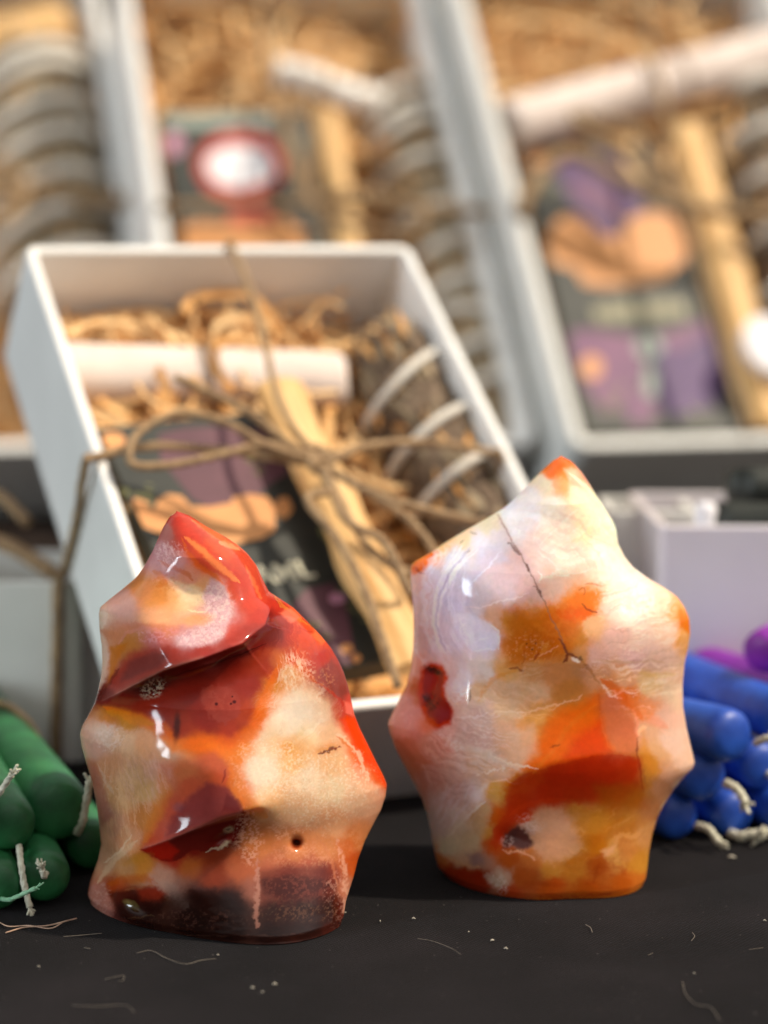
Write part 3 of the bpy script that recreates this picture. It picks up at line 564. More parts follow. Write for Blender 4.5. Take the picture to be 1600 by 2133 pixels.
# ------------------------------------------------------------------ right stone
R_OL = [(1166,951),(1158,956),(1140,972),(1110,1000),(1085,1028),(1050,1060),(1010,1084),(970,1106),(930,1130),(895,1154),(866,1170),(857,1178),(855,1195),(857,1230),(860,1262),(862,1300),(861,1350),(856,1395),(846,1430),(830,1462),(815,1492),(808,1508),(812,1528),(824,1560),(842,1595),(862,1632),(880,1668),(891,1700),(899,1740),(905,1775),(912,1805),(924,1826),(936,1838)]
R_OR = [(1168,951),(1180,954),(1196,968),(1212,986),(1228,1010),(1244,1036),(1262,1064),(1276,1085),(1284,1105),(1288,1135),(1302,1162),(1320,1184),(1350,1206),(1385,1226),(1410,1244),(1426,1266),(1436,1290),(1438,1320),(1434,1350),(1426,1385),(1422,1430),(1423,1475),(1430,1518),(1440,1560),(1447,1590),(1443,1602),(1428,1618),(1405,1645),(1385,1676),(1370,1706),(1360,1740),(1353,1780),(1349,1815),(1345,1840),(1341,1853)]
def R_doff(px, py): return -1.0 * sstep(1600, 1850, py) * sstep(1150, 1340, px)
def R_relief(x, y):
    r = ridge(x, y, [(1160,925),(1205,990),(1240,1032),(1270,1080),(1284,1120),(1275,1152),(1225,1168),(1165,1185),(1110,1215),(1060,1260)], .33, 60, 90, 4, 'sm')
    r = r + ridge(x, y, [(820,1150),(858,1180),(900,1215),(940,1270),(962,1330),(970,1390),(972,1450)], .40, 100, 70, 20, 'sm')
    r = r + ridge(x, y, [(760,1490),(808,1512),(850,1540),(900,1575),(952,1625),(962,1700),(940,1790)], .34, 65, 65, 20, 'sm')
    r = r + ridge(x, y, [(1490,1310),(1435,1300),(1380,1290),(1300,1300),(1215,1350)], .24, 80, 80, 26, 'sm')
    r = r + ridge(x, y, [(1500,1600),(1447,1592),(1390,1580),(1330,1566),(1240,1574),(1150,1592),(1075,1616),(1000,1680)], .17, 120, 60, 4, 'sm')
    r = r + dip(x, y, 1050, 1180, 60, 70, .16, -40) + dip(x, y, 1100, 1430, 90, 90, .22) + dip(x, y, 1250, 1700, 110, 60, .12) + dip(x, y, 1350, 1430, 45, 80, .14)
    r = r + ridge(x, y, [(870,1790),(905,1800),(960,1785),(1060,1800),(1120,1820)], .14, 60, 60, 16, 'sm') + dip(x, y, 1075, 1745, 28, 16, .16, 20)
    r = r + .025 * (fbm(x / 60, y / 60, 33, 3) - .5)
    return r + .05 * pmask(x, y, [(1040,1730),(1090,1715),(1120,1745),(1100,1775),(1050,1775)], 10) * (fbm(x / 6, y / 6, 39, 3) - .5)
R_pts = [(1166,960,'e4602c'),(1178,985,'e87840'),(1150,975,'ec7c40'),(1205,995,'f0a080'),(1168,1015,'f0b080'),(1130,1010,'f4d8b8'),(1200,1030,'f4dcb8'),(1240,1060,'f8e0bc'),(1100,1040,'e8dcd4'),(1060,1060,'dcd8d8'),(1150,1060,'eeddcb'),(1270,1110,'f6e8c4'),(1220,1110,'f4dcb4'),(1160,1110,'f0d8c4'),(1090,1085,'e8dedc'),(1250,1150,'f4e0c8'),(1190,1155,'f0d4c0'),(1120,1150,'ecccc0'),(1020,1085,'e0d0b0'),(970,1115,'e4c8a0'),(930,1140,'e8b880'),(890,1165,'f08038'),(868,1180,'e87c38'),(866,1200,'eccabc'),(900,1200,'dcd0d4'),(950,1160,'dcd4dc'),(1000,1130,'e0d8dc'),(1040,1120,'d8cccc'),(1030,1180,'dcc0c0'),(1080,1180,'dcbcb8'),(960,1220,'d4c8d0'),(1000,1230,'d8c4c4'),(1060,1230,'dcc0c0'),(1100,1230,'dcb4ac'),(870,1260,'dcc4c4'),(910,1280,'dcccd2'),(940,1260,'ccc4d0'),(980,1290,'d8c8c8'),(1030,1290,'d8a888'),(1060,1300,'d88c48'),(1100,1300,'d07424'),(1080,1340,'d47428'),(1120,1340,'c86018'),(1150,1290,'dc701c'),(1200,1250,'e8a878'),(1215,1270,'ec7410'),(1180,1290,'e46c10'),(1240,1240,'e8c0a0'),(1150,1220,'e4bca8'),(1100,1260,'d8a890'),(1160,1330,'c85c10'),(1200,1330,'c87c38'),(1230,1300,'dca878'),(1280,1200,'ecd8c4'),(1320,1220,'e8d4c4'),(1270,1260,'e4c8b4'),(1320,1270,'e4dcc8'),(1340,1250,'e4ccb4'),(1380,1250,'e8c4a4'),(1410,1270,'e89860'),(1428,1295,'d87828'),(1425,1330,'dc9c60'),(1390,1320,'e4bca0'),(1340,1330,'e4c0ac'),(1280,1330,'dcb0a0'),(1250,1370,'d0a090'),(1320,1370,'d8a8a0'),(1380,1370,'d8b09c'),(1410,1400,'dcb090'),(1210,1370,'c88858'),(1250,1410,'d49468'),(1300,1410,'d89c70'),(1350,1420,'d4a878'),(1400,1440,'dcb898'),(870,1320,'dcc0bc'),(930,1330,'dcd0d8'),(1000,1340,'e0ccd0'),(1010,1400,'e0ccc0'),(960,1420,'e8dcdc'),(930,1400,'dcc4c0'),(870,1400,'dca490'),(850,1430,'d0784c'),(870,1450,'c87858'),(840,1470,'dc9c88'),(820,1505,'dca08c'),(860,1500,'d89c94'),(1050,1400,'dca468'),(1000,1440,'dcb48c'),(1060,1440,'d8ac88'),(1110,1400,'d0905c'),(1160,1400,'cc8454'),(1110,1440,'d8a880'),(1180,1440,'cc8048'),(960,1480,'dcc0b0'),(1000,1490,'d4b0a0'),(1060,1480,'d8b08c'),(1120,1490,'dc9858'),(1200,1490,'dc7828'),(940,1520,'d8b8ac'),(1000,1540,'d4ac9c'),(1060,1530,'d8a888'),(1100,1530,'e09450'),(1160,1510,'e0741c'),(1200,1530,'d84c0c'),(1230,1540,'cc3c08'),(1150,1560,'e0600c'),(1220,1570,'cc3408'),(1260,1500,'cc6c48'),(1280,1460,'c8684c'),(1300,1520,'d07050'),(1290,1560,'d4784c'),(1270,1430,'d4844c'),(1310,1450,'d8703c'),(1340,1480,'d8885c'),(1380,1500,'d8a890'),(1350,1520,'d09c78'),(1400,1550,'d8b098'),(1370,1570,'cc986c'),(1350,1590,'c87c34'),(1340,1620,'b87434'),(1430,1590,'d8ac90'),(1400,1610,'c89474'),(1380,1640,'b87c58'),(1350,1680,'ac6c44'),(840,1560,'c88468'),(870,1590,'c88868'),(900,1560,'d0a08c'),(900,1620,'c89888'),(950,1600,'d8bcac'),(1000,1590,'d4ac8c'),(940,1660,'d4b8b0'),(980,1650,'d8c0b8'),(1040,1600,'dcb090'),(1080,1590,'dc9c70'),(1110,1610,'d86818'),(1070,1640,'d87820'),(1030,1650,'d49c54'),(1150,1620,'b83008'),(1200,1620,'ac2c08'),(1260,1610,'ac3408'),(1310,1610,'ac480c'),(1140,1660,'b03408'),(1200,1660,'ac440c'),(1270,1660,'b05c10'),(1320,1660,'b06820'),(1080,1680,'c04c0c'),(1040,1700,'cc5c14'),(1100,1690,'c03c0c'),(920,1720,'ccb0a4'),(960,1700,'e0d0c4'),(1000,1700,'cca478'),(940,1760,'d0bc9c'),(980,1750,'c8a880'),(1010,1730,'c88848'),(1030,1760,'b84c14'),(920,1800,'c87040'),(960,1790,'c8a080'),(1000,1790,'b08068'),(1050,1730,'a83c10'),(1080,1745,'704030'),(1110,1720,'b88c74'),(1130,1690,'c08058'),(1160,1720,'c89070'),(1120,1760,'c08c68'),(1200,1700,'bc7838'),(1180,1760,'c89064'),(1250,1720,'bc7830'),(1300,1720,'b87434'),(1240,1760,'b86c18'),(1300,1770,'b87440'),(1340,1740,'b87c4c'),(1330,1800,'b87830'),(1280,1780,'c08850'),(1250,1800,'a04c10'),(1200,1810,'b46c28'),(1150,1810,'b87838'),(1100,1790,'b46430'),(1060,1790,'a44c14'),(960,1820,'a83c10'),(1000,1830,'983410'),(940,1830,'b04c14'),(1040,1830,'b49078'),(1090,1830,'a44c18'),(1150,1850,'b04c10'),(1220,1850,'a84c0c'),(1300,1845,'a8500f'),(1060,1862,'a43c14'),(1330,1840,'b46020')]
def R_paint(px, py, back):
    P = Paint(px, py, 57); P.base(R_pts, 9, 26, 8)
    # tip
    P.poly([(1166,950),(1190,966),(1196,992),(1176,982),(1158,990),(1136,992),(1150,968)], 'ec6c30', 8, .6); P.blob(1176,1012,16,24,0,'ec9c60',.8,.5)
    P.poly([(1176,975),(1200,975),(1226,1020),(1212,1022),(1184,996)], 'f4b090', 6, .6)
    P.line([(1186,985),(1220,1012),(1252,1048),(1276,1092),(1285,1130)], 4.5, 'fff4d0', .65, 2, 2)  # rim's sun glint and glow painted in as a pale line
    # top panel : soft growth planes
    P.edge([(1284,1148),(1250,1160),(1200,1168),(1180,1184),(1160,1186),(1150,1200),(1128,1200),(1122,1216)], 9, 'fae6d4', -1, .7, 4, 10)
    P.line([(1150,1192),(1166,1198),(1200,1196),(1222,1190),(1240,1182)], 2, 'fae4d4', .7, 5, 10)
    P.line([(1206,1056),(1180,1080),(1150,1110),(1120,1142)], 2, 'faecdc', .6, 4, 5); P.line([(1190,1062),(1160,1096),(1140,1130)], 5, 'e4c8b4', .35); P.line([(1160,1050),(1120,1100),(1110,1130)], 4, 'f4e4d8', .4)
    P.poly([(1060,1068),(1096,1040),(1118,1062),(1104,1092),(1080,1104),(1060,1092)], 'e4dcd8', 8, .6); P.line([(1072,1098),(1084,1106),(1078,1114)], 1.6, 'fff0e4', .8)
    P.line([(1190,1128),(1240,1110),(1276,1096)], 6, 'ecc894', .5); P.line([(1210,1140),(1250,1128),(1280,1118)], 4, 'f0d4a8', .4)
    P.poly([(1060,1150),(1110,1140),(1130,1200),(1100,1210),(1080,1180)], 'e4c0b4', 14, .4); P.fibres(1190,1120,90,60,'f8e8d4',-40,5,.35)
    # orange corner with hair cracks
    P.poly([(858,1184),(868,1170),(900,1150),(916,1146),(900,1172),(884,1186),(872,1190)], 'e86c24', 4, .7); P.line([(866,1180),(874,1192),(887,1196)], 1.8, '903010', .85, 3, 5)
    P.speck(925,1148,30,14,'f8ecd8',2.8,.54,.7,-32)
    for a in ([(980,1106),(986,1112),(994,1112)],[(958,1132),(968,1122)],[(960,1162),(970,1152),(979,1145)],[(962,1158),(972,1150)]): P.line(a, 1.3, '6c5040', .75, 3, 4)
    # agate bands on the left flank
    for k in range(6):
        o = k * 8
        P.line([(996-o*1.0,1142-o*.2),(950-o*.7,1190),(915-o*.35+4,1245),(912-o*.3,1300),(926-o*.4,1340),(942-o*.5,1362)], 2.0 if k % 2 else 3.4, 'f8f4fc' if k != 2 else 'b4a8bc', .75, 5, 5)
    P.poly([(946,1274),(985,1278),(1022,1298),(1040,1326),(1038,1352),(985,1358),(958,1330),(944,1300)], 'e4dce4', 5, .55, 6, 8)
    P.line([(1020,1298),(1036,1314),(1040,1340),(1038,1356)], 1.8, 'fcf0e8', .8, 4, 8); P.line([(986,1358),(1010,1352),(1036,1352)], 1.5, 'fcf0e8', .6, 4, 8); P.line([(990,1336),(1004,1332),(1016,1330)], 1.5, 'f8f0f0', .6)
    P.poly([(1000,1140),(1044,1132),(1060,1170),(1020,1180),(982,1220),(974,1206)], 'd4ccd8', 7, .4); P.line([(1045,1146),(1020,1180),(985,1212),(978,1220)], 1.8, 'f4f0f4', .6, 5, 8); P.line([(972,1150),(950,1170),(930,1200)], 2, 'f8f4f8', .6, 4, 6)
    P.line([(966,1262),(1000,1266),(1040,1254),(1080,1244),(1104,1234)], 1.7, 'f4dcd4', .7, 4, 8)
    # big amber patches
    P.poly([(1075,1262),(1110,1268),(1140,1258),(1170,1270),(1210,1240),(1246,1216),(1244,1244),(1226,1280),(1206,1286),(1206,1320),(1196,1352),(1170,1374),(1140,1362),(1100,1372),(1080,1392),(1056,1390),(1070,1340),(1062,1300)], 'd06c14', 14, .5, 14, 12)
    P.blob(1212,1250,44,26,-32,'f0780c',.6,.9,16,12); P.blob(1192,1280,44,14,-5,'e4600a',.6,.8,12,10); P.blob(1120,1326,56,44,-20,'cc6410',.7,.65); P.blob(1100,1290,34,24,0,'d87820',.7,.5); P.speck(1150,1300,90,60,'e89038',7,.54,.35); P.fibres(1120,1350,60,40,'ec9c50',-60,5,.35); P.speck(1100,1350,50,40,'f8c898',3,.66,.5)
    P.line([(1216,1216),(1240,1216),(1256,1222)], 1.4, '945028', .7, 3, 4); P.line([(1212,1256),(1222,1268),(1236,1274),(1246,1274)], 2.2, '7c2808', .9, 3, 5); P.line([(1206,1228),(1218,1222),(1216,1240)], 1.4, 'a04008', .6)
    for a, b, r in ((1097,1341,1.8),(1116,1340,1.8),(1109,1353,2.0),(1103,1348,1.2)): P.blob(a,b,r,r,0,'5c1808',.4,.9,1,1)
    P.line([(1112,1374),(1118,1366),(1124,1360)], 2.6, '943010', .8, 3, 5); P.line([(1060,1394),(1076,1392),(1090,1398),(1088,1402)], 2.6, '8c3010', .8, 4, 6); P.line([(1084,1388),(1094,1368),(1090,1350)], 2, 'b44c14', .6)
    P.line([(1076,1396),(1030,1412),(1008,1440),(996,1462)], 5, 'e09040', .55, 6, 8); P.line([(1120,1368),(1150,1352),(1164,1346)], 1.6, 'ecb088', .6, 4, 8)
    P.bands(900,1270,110,150, 1120,1250, 5, 'faf6fc','b8aab8', .45); P.bands(1180,1110,130,110, 1000,1400, 6, 'fff4e6','dcb8a4', .35); P.bands(1330,1380,120,130, 1250,1000, 5, 'f8dcc8','b88874', .45); P.bands(1320,1250,90,60, 1200,900, 5, 'f4e4d0','c09c84', .5); P.bands(1210,1120,90,90, 1050,1350, 7, 'f8ecd8','cca890', .4)
    P.bands(980,1560,140,150, 1090,1250, 5, 'f4e0d4','bc9484', .40); P.bands(1080,1460,120,90, 1130,1200, 6, 'f0cca4','c48450', .30); P.bands(1230,1740,150,90, 1200,1500, 7, 'dca06c','984c14', .30)
    # the long crack
    P.edge([(1038,1072),(1060,1112),(1084,1152),(1100,1180),(1120,1218),(1136,1250)], 16, 'c8a49c', 1, .45, 3, 4)
    P.line([(1036,1070),(1046,1090),(1060,1112),(1070,1134),(1084,1154),(1098,1180),(1114,1210),(1124,1232),(1134,1252),(1146,1284),(1160,1310),(1172,1336),(1182,1362)], 1.4, '8a6252', .8, 2, 6, taper=False)
    P.line([(1058,1128),(1070,1142),(1084,1158)], 2.6, '5c3830', .8, 2, 8); P.line([(1092,1172),(1098,1182),(1102,1192)], 2.6, '5c3428', .8); P.line([(1108,1220),(1118,1224),(1130,1246)], 1.6, '6c4438', .7, 3, 8)
    P.line([(1164,1330),(1176,1346),(1182,1360),(1194,1366),(1206,1370)], 3.0, '6c2c20', .9, 2, 5); P.line([(1182,1362),(1180,1374),(1172,1380)], 3.0, '6c200c', .9, 2, 5)
    P.blob(1200,1374,9,4,20,'f8d8c4',.4,.9,2,6); P.blob(1210,1372,5,4,30,'503020',.4,.7,2,5); P.line([(1206,1372),(1230,1396),(1250,1424)], 3, 'a86030', .6)
    P.line([(1250,1422),(1262,1434),(1274,1446),(1296,1458)], 4, 'f8d0bc', .8, 3, 14, broken=.4); P.line([(1120,1190),(1130,1200),(1124,1214)], 1.6, 'fce8dc', .7, 3, 8)
    # amber vein that follows it down to the right
    P.line([(1252,1414),(1280,1432),(1306,1460),(1330,1486),(1340,1500)], 10, 'dc5c20', .75, 5, 6); P.line([(1310,1450),(1350,1494),(1390,1516)], 12, 'dc7c50', .5)
    P.poly([(1246,1430),(1280,1456),(1312,1478),(1330,1540),(1330,1572),(1282,1566),(1262,1540),(1250,1490)], 'c86c4c', 8, .5, 6, 6)
    P.edge([(1248,1440),(1252,1490),(1258,1530),(1272,1560),(1284,1568)], 8, 'b83c14', 1, .6, 3, 4); P.line([(1250,1480),(1256,1520),(1268,1556),(1282,1568)], 1.4, 'e49468', .6, 3, 4)
    P.line([(1316,1474),(1328,1504),(1326,1538)], 3, 'e88c6c', .6); P.line([(1346,1510),(1334,1522),(1328,1532)], 4, 'f8b488', .9, 3, 8); P.line([(1374,1518),(1386,1528),(1400,1532)], 2, 'f0b498', .7, 3, 8)
    P.line([(1328,1536),(1327,1570),(1334,1604),(1340,1650)], 2.2, '6c2c14', .9, 3, 5); P.line([(1340,1600),(1350,1640)], 1.4, '84442c', .5)
    P.poly([(1340,1524),(1350,1560),(1376,1606),(1356,1612),(1336,1580)], 'd48438', 10, .5)
    # red band with its crisp lower edge
    P.poly([(1090,1604),(1106,1560),(1130,1520),(1166,1490),(1216,1462),(1246,1446),(1252,1510),(1268,1556),(1240,1572),(1170,1586)], 'ec6c14', 18, .7, 14, 8)
    P.poly([(1170,1584),(1196,1540),(1230,1516),(1250,1500),(1262,1545),(1270,1566),(1228,1574)], 'd84008', 14, .6)
    P.poly([(1056,1642),(1080,1618),(1150,1596),(1236,1575),(1290,1572),(1334,1580),(1338,1640),(1290,1668),(1180,1672),(1110,1690),(1070,1720),(1040,1760),(1028,1750),(1044,1700)], 'ac2804', 13, .62, 6, 5)
    P.edge([(1056,1640),(1090,1614),(1150,1597),(1236,1575),(1290,1572),(1330,1580)], 22, 'a02200', 1, .55, 2, 3)
    P.line([(1110,1612),(1150,1566),(1180,1520),(1220,1484),(1244,1466)], 5, 'e88030', .4); P.line([(1146,1558),(1160,1552),(1166,1552)], 1.6, '942c08', .8)
    P.line([(1060,1700),(1084,1680),(1140,1668),(1180,1664)], 6, 'c43c0c', .5); P.poly([(1240,1640),(1340,1630),(1345,1680),(1260,1690)], 'a8540c', 16, .5)
    # pale sweeping planes left of the band
    P.line([(1080,1494),(1110,1480),(1150,1470),(1200,1456),(1216,1446)], 2.2, 'f4c8a0', .5, 7, 10); P.line([(1030,1484),(1070,1482),(1100,1484)], 1.8, 'f8d8c0', .45, 7, 10); P.line([(940,1496),(990,1494),(1020,1484)], 2, 'f4e0d8', .6, 4, 8)
    P.line([(916,1530),(944,1552),(980,1562),(1030,1576),(1070,1594),(1096,1600)], 8, 'e4d0bc', .6, 10, 14); P.speck(940,1546,34,16,'fcf4ec',3,.5,.8,30); P.line([(1020,1570),(1056,1588),(1080,1594),(1122,1602)], 2.0, 'fce0c8', .8, 4, 8)
    P.line([(884,1552),(910,1574),(932,1600)], 1.8, 'e4c4ac', .7, 4, 6); P.line([(990,1618),(1020,1606),(1050,1600)], 2, 'f8e0cc', .7, 5, 12, broken=.3)
    P.line([(880,1592),(892,1616),(902,1640)], 2, 'e0c0b0', .6); P.fibres(960,1590,90,50,'e8d4c8',15,6,.4); P.poly([(1060,1530),(1110,1510),(1122,1570),(1080,1600),(1050,1580)], 'e0b494', 14, .5)
    P.poly([(980,1650),(1015,1632),(1010,1660),(990,1680)], 'ece0dc', 8, .5); P.line([(930,1745),(960,1715),(985,1690),(1012,1668)], 3.0, 'f0e4d8', .75, 4, 6); P.fibres(950,1680,50,60,'e8dcdc',-60,6,.45)
    P.poly([(915,1745),(962,1700),(1010,1720),(1000,1770),(950,1782),(926,1776)], 'd0bc98', 12, .4)
    # iron inclusion
    P.poly([(878,1392),(898,1378),(924,1386),(934,1410),(926,1432),(930,1458),(944,1480),(940,1508),(912,1520),(888,1504),(874,1470),(868,1436)], 'c03808', 6, .85, 4, 6)
    P.poly([(884,1396),(910,1388),(926,1402),(922,1424),(918,1448),(938,1470),(940,1498),(914,1508),(892,1494),(880,1450)], '942418', 4, .8, 4, 5)
    P.blob(920,1490,18,15,0,'94404c',.6,.6); P.blob(898,1420,14,16,0,'a02020',.6,.5)
    P.line([(886,1388),(900,1394),(920,1404)], 4, '2c1410', .9, 4, 14); P.speck(902,1396,24,9,'180c0c',3,.45,.9,25); P.speck(896,1462,24,20,'281418',3.4,.48,.85,20); P.line([(880,1446),(896,1462),(908,1476)], 3.5, '30181c', .8, 4, 12)
    P.line([(856,1428),(872,1440)], 10, 'c45c24', .6); P.blob(888,1512,18,16,10,'d86c24',.8,.55); P.line([(930,1452),(944,1466),(955,1468)], 1.6, 'fcd8c0', .8, 3, 8)
    P.speck(950,1444,20,22,'fcf0ec',3,.5,.8); P.line([(957,1450),(972,1440),(984,1432)], 1.8, 'fff8f4', .7, 2, 8); P.line([(979,1436),(979,1462)], 1.5, '503c34', .8, 2, 4)
    P.poly([(812,1500),(838,1448),(860,1452),(862,1500),(850,1536),(826,1530)], 'dca49c', 7, .5); P.speck(848,1480,16,40,'f4ccc4',3.2,.56,.5); P.line([(826,1540),(850,1570),(880,1620),(892,1690)], 8, 'b46848', .45)
    # right shoulder : quartz
    P.speck(1325,1258,40,32,'fcf6e8',4,.52,.65,20); P.blob(1310,1250,14,10,20,'c0bca4',.6,.35); P.fibres(1350,1290,60,40,'fce8d4',4,3,.5); P.line([(1295,1262),(1300,1272),(1312,1276)], 3, 'fcecdc', .7, 3, 8)
    P.line([(1280,1312),(1300,1300),(1340,1304),(1370,1318)], 5, 'f0d8c4', .55, 6, 8); P.fibres(1330,1360,70,30,'e8c4b8',-4,5,.4); P.poly([(1414,1262),(1434,1290),(1437,1320),(1426,1318),(1416,1290)], 'dc7420', 5, .7); P.line([(1422,1310),(1416,1335),(1404,1352)], 3, 'dc9048', .5)
    P.line([(1240,1376),(1300,1380),(1360,1376),(1410,1384)], 2.5, 'c89c74', .5); P.line([(1330,1400),(1370,1408),(1410,1402)], 5, 'd4a860', .5); P.fibres(1380,1430,50,30,'ecd4b4',-10,5,.4); P.line([(1424,1430),(1426,1480),(1436,1530)], 3, 'ecc8b0', .5)
    P.speck(1262,1240,26,26,'f4dcc8',4,.55,.5); P.line([(1244,1284),(1258,1286),(1250,1296)], 3, 'f0c098', .6)
    # foot
    P.poly([(1052,1738),(1078,1722),(1100,1736),(1112,1760),(1090,1772),(1066,1762),(1046,1768)], '5c3028', 6, .75, 6, 10); P.speck(1108,1716,34,20,'d0b0a0',3,.5,.75,20); P.line([(1044,1770),(1062,1776),(1078,1772),(1098,1780),(1118,1790)], 3, 'd89c78', .8, 4, 12); P.speck(1056,1752,16,12,'c8a090',3,.5,.6)
    P.line([(1052,1700),(1036,1728),(1030,1756),(1034,1772)], 7, 'b43408', .75, 5, 8); P.poly([(1110,1690),(1160,1682),(1200,1700),(1200,1760),(1150,1800),(1110,1780),(1124,1740)], 'c08c6c', 16, .5, 14, 10)
    P.line([(1180,1800),(1230,1780),(1250,1740),(1300,1700)], 10, 'b86410', .4); P.poly([(1248,1772),(1282,1762),(1278,1776),(1260,1786)], 'cc9468', 5, .7); P.speck(1270,1810,50,24,'8c3408',6,.52,.55); P.line([(1250,1800),(1240,1824),(1236,1840)], 4, '8c380c', .5)
    P.poly([(908,1800),(945,1806),(1000,1815),(1030,1850),(1010,1868),(975,1866),(940,1846)], '9c2c08', 9, .6, 10, 8); P.speck(1036,1838,32,16,'d8c4b4',3.2,.5,.8,40); P.line([(1010,1820),(1030,1832),(1046,1850)], 4, 'c0a490', .6, 5, 12)
    P.line([(930,1784),(960,1800),(1000,1806)], 4, 'd8a878', .5); P.poly([(970,1780),(1000,1776),(1010,1796),(985,1800)], '8c7474', 8, .5)
    P.line([(1040,1868),(1100,1872),(1160,1870),(1240,1866),(1300,1860)], 2.2, '84240c', .6, 3, 10, broken=.4); P.fibres(1180,1850,170,24,'983808',2,5,.35)
    return P.c
st2 = stone('carnelian_flame', R_OL, R_OR, 54.6, ([0, .12, .3, .55, .75, .9, 1], [2.15, 2.15, 2.2, 2.1, 1.7, 1.1, .15]), R_relief, R_paint, 57, R_doff,
            stone_mat('milky_carnelian', .7, .0065, .085, (1.0, .65, .45)), gain=(1.36, 1.41, 1.50))
tag(st2, 'milky white and orange polished stone flame with a long dark crack', 'stone flame', 'polished carnelian flames on the cloth')

# ------------------------------------------------------------------ gift boxes leaning back, opening towards us
rng = random.Random(7); nrs = np.random.RandomState(5)
class Frame:
    def __init__(s, psi, tau, w, h, dd, corner=None, which='TL'):
        a, t = math.radians(psi), math.radians(tau)
        s.u = np.array([math.cos(a), math.sin(a), 0]); bk = np.array([-math.sin(a), math.cos(a), 0])
        s.v = bk * math.sin(t) + np.array([0, 0, math.cos(t)]); s.n = np.cross(s.u, s.v)
        s.w, s.h, s.dd = w, h, dd; s.k = dd / 4.6
        c = np.array(corner, float)             # world position of a front corner
        x = 0 if which[1] == 'L' else w; y = h if which[0] == 'T' else 0
        s.o = c - s.u * x - s.v * y - s.n * dd
        s.M = np.eye(4); s.M[:3, 0], s.M[:3, 1], s.M[:3, 2], s.M[:3, 3] = s.u, s.v, s.n, s.o
    def L(s, px, py, e):                        # photo px measured on the plane e above the box floor -> local
        d = ray(px, py); k = ((s.o + s.n * e - CAM) @ s.n) / (d @ s.n); P = CAM + d * k - s.o
        return np.array([P @ s.u, P @ s.v, e])
    def at(s, p):
        M = s.M.copy(); M[:3, 3] = s.o + s.u * p[0] + s.v * p[1] + s.n * p[2]; return M
def rrect(x0, y0, x1, y1, r, k=5):
    P = []
    for cx, cy, a0 in ((x1 - r, y0 + r, -90), (x1 - r, y1 - r, 0), (x0 + r, y1 - r, 90), (x0 + r, y0 + r, 180)):
        P += [(cx + r * math.cos(math.radians(a0 + 90 * i / k)), cy + r * math.sin(math.radians(a0 + 90 * i / k))) for i in range(k + 1)]
    return P
def gift_box(f, mat, label, th=.37, rad=.42, group='white gift boxes leaning with their open tops towards the front'):
    e = empty('gift_box', f.M); tag(e, label, 'gift box', group)
    O = rrect(0, 0, f.w, f.h, rad); I = rrect(th, th, f.w - th, f.h - th, max(rad - th, .15)); n = len(O); dd = f.dd
    # wall ring with a softened lip
    rows = [(O, 0), (O, dd - .08)]
    Om = rrect(.07, .07, f.w - .07, f.h - .07, rad - .05); Im = rrect(th - .07, th - .07, f.w - th + .07, f.h - th + .07, max(rad - th, .15) + .03)
    rows += [(Om, dd), (Im, dd), (I, dd - .08), (I, .25)]
    V = []; 
    for P, z in rows: V += [(x, y, z) for x, y in P]
    F = []
    for r in range(len(rows) - 1):
        F += [(r * n + i, r * n + (i + 1) % n, (r + 1) * n + (i + 1) % n, (r + 1) * n + i) for i in range(n)]
    F.append(tuple(range(n))[::-1])
    w_ = mk('wall', V, F, mat, e, smooth=False)
    m = w_.modifiers.new('bevel', 'BEVEL'); m.width = .0004; m.segments = 2; m.limit_method = 'ANGLE'
    Pf = rrect(th + .01, th + .01, f.w - th - .01, f.h - th - .01, .15); V, F = disc_poly(Pf, .26, .34)
    mk('floor_panel', V, F, M_['kraft'], e, smooth=False); return e
def shred(f, label, regs, n=220, mats=('kraft', 'kraft2')):
    V = []; F = []; fm = []
    for (x0, y0, x1, y1, zlo, zhi), wt in regs:
        for k in range(int(n * wt)):
            x, y, z = rng.uniform(x0, x1), rng.uniform(y0, y1), rng.uniform(zlo, zhi); a = rng.choice([0, math.pi]) + rng.gauss(0, .75); w = rng.uniform(.07, .16) * f.k
            tz = rng.uniform(-.3, .3); m = rng.randint(10, 22); b = len(V); cur = rng.uniform(-.22, .22); st = rng.uniform(.2, .34) * f.k; tilt = rng.uniform(-1.0, 1.0); cr = rng.choice([.02, .03, .08])
            for i in range(m):
                zz = z + (cr if i % 2 else -cr)
                dx, dy = math.cos(a + 1.57) * w * math.cos(tilt), math.sin(a + 1.57) * w * math.cos(tilt); dz = w * math.sin(tilt)
                V += [(x - dx, y - dy, zz - dz), (x + dx, y + dy, zz + dz)]
                x = min(max(x + math.cos(a) * st, .8), f.w - .8); y = min(max(y + math.sin(a) * st, .8), f.h - .8); z = min(max(z + tz * st, .45), zhi + .3); a += cur + rng.uniform(-.12, .12)
            for i in range(m - 1): F.append((b + 2 * i, b + 2 * i + 1, b + 2 * i + 3, b + 2 * i + 2)); fm.append(0 if k % 3 == 0 else 1)
    o = mk('kraft_shred', V, F, None, None, f.M, False, mats=[M_[mats[0]], M_[mats[1]]], fm=fm)
    sm = o.modifiers.new('thick', 'SOLIDIFY'); sm.thickness = .0002
    return tag(o, label, 'shredded paper', kind='stuff')
def text_mesh(body, size, mat, parent, M):
    c = bpy.data.curves.new('lettering', 'FONT'); c.body = body; c.size = size * S; c.extrude = .0001; c.align_x = 'CENTER'; c.align_y = 'CENTER'; c.offset = .00015
    t = bpy.data.objects.new('tmp', c); COL.objects.link(t); dg = bpy.context.evaluated_depsgraph_get(); dg.update()
    me = bpy.data.meshes.new_from_object(t.evaluated_get(dg)); me.name = 'lettering'; bpy.data.objects.remove(t)
    me.materials.clear(); me.materials.append(mat); o = bpy.data.objects.new('lettering', me); COL.objects.link(o); o.parent = parent; o.matrix_local = mw(M); return o
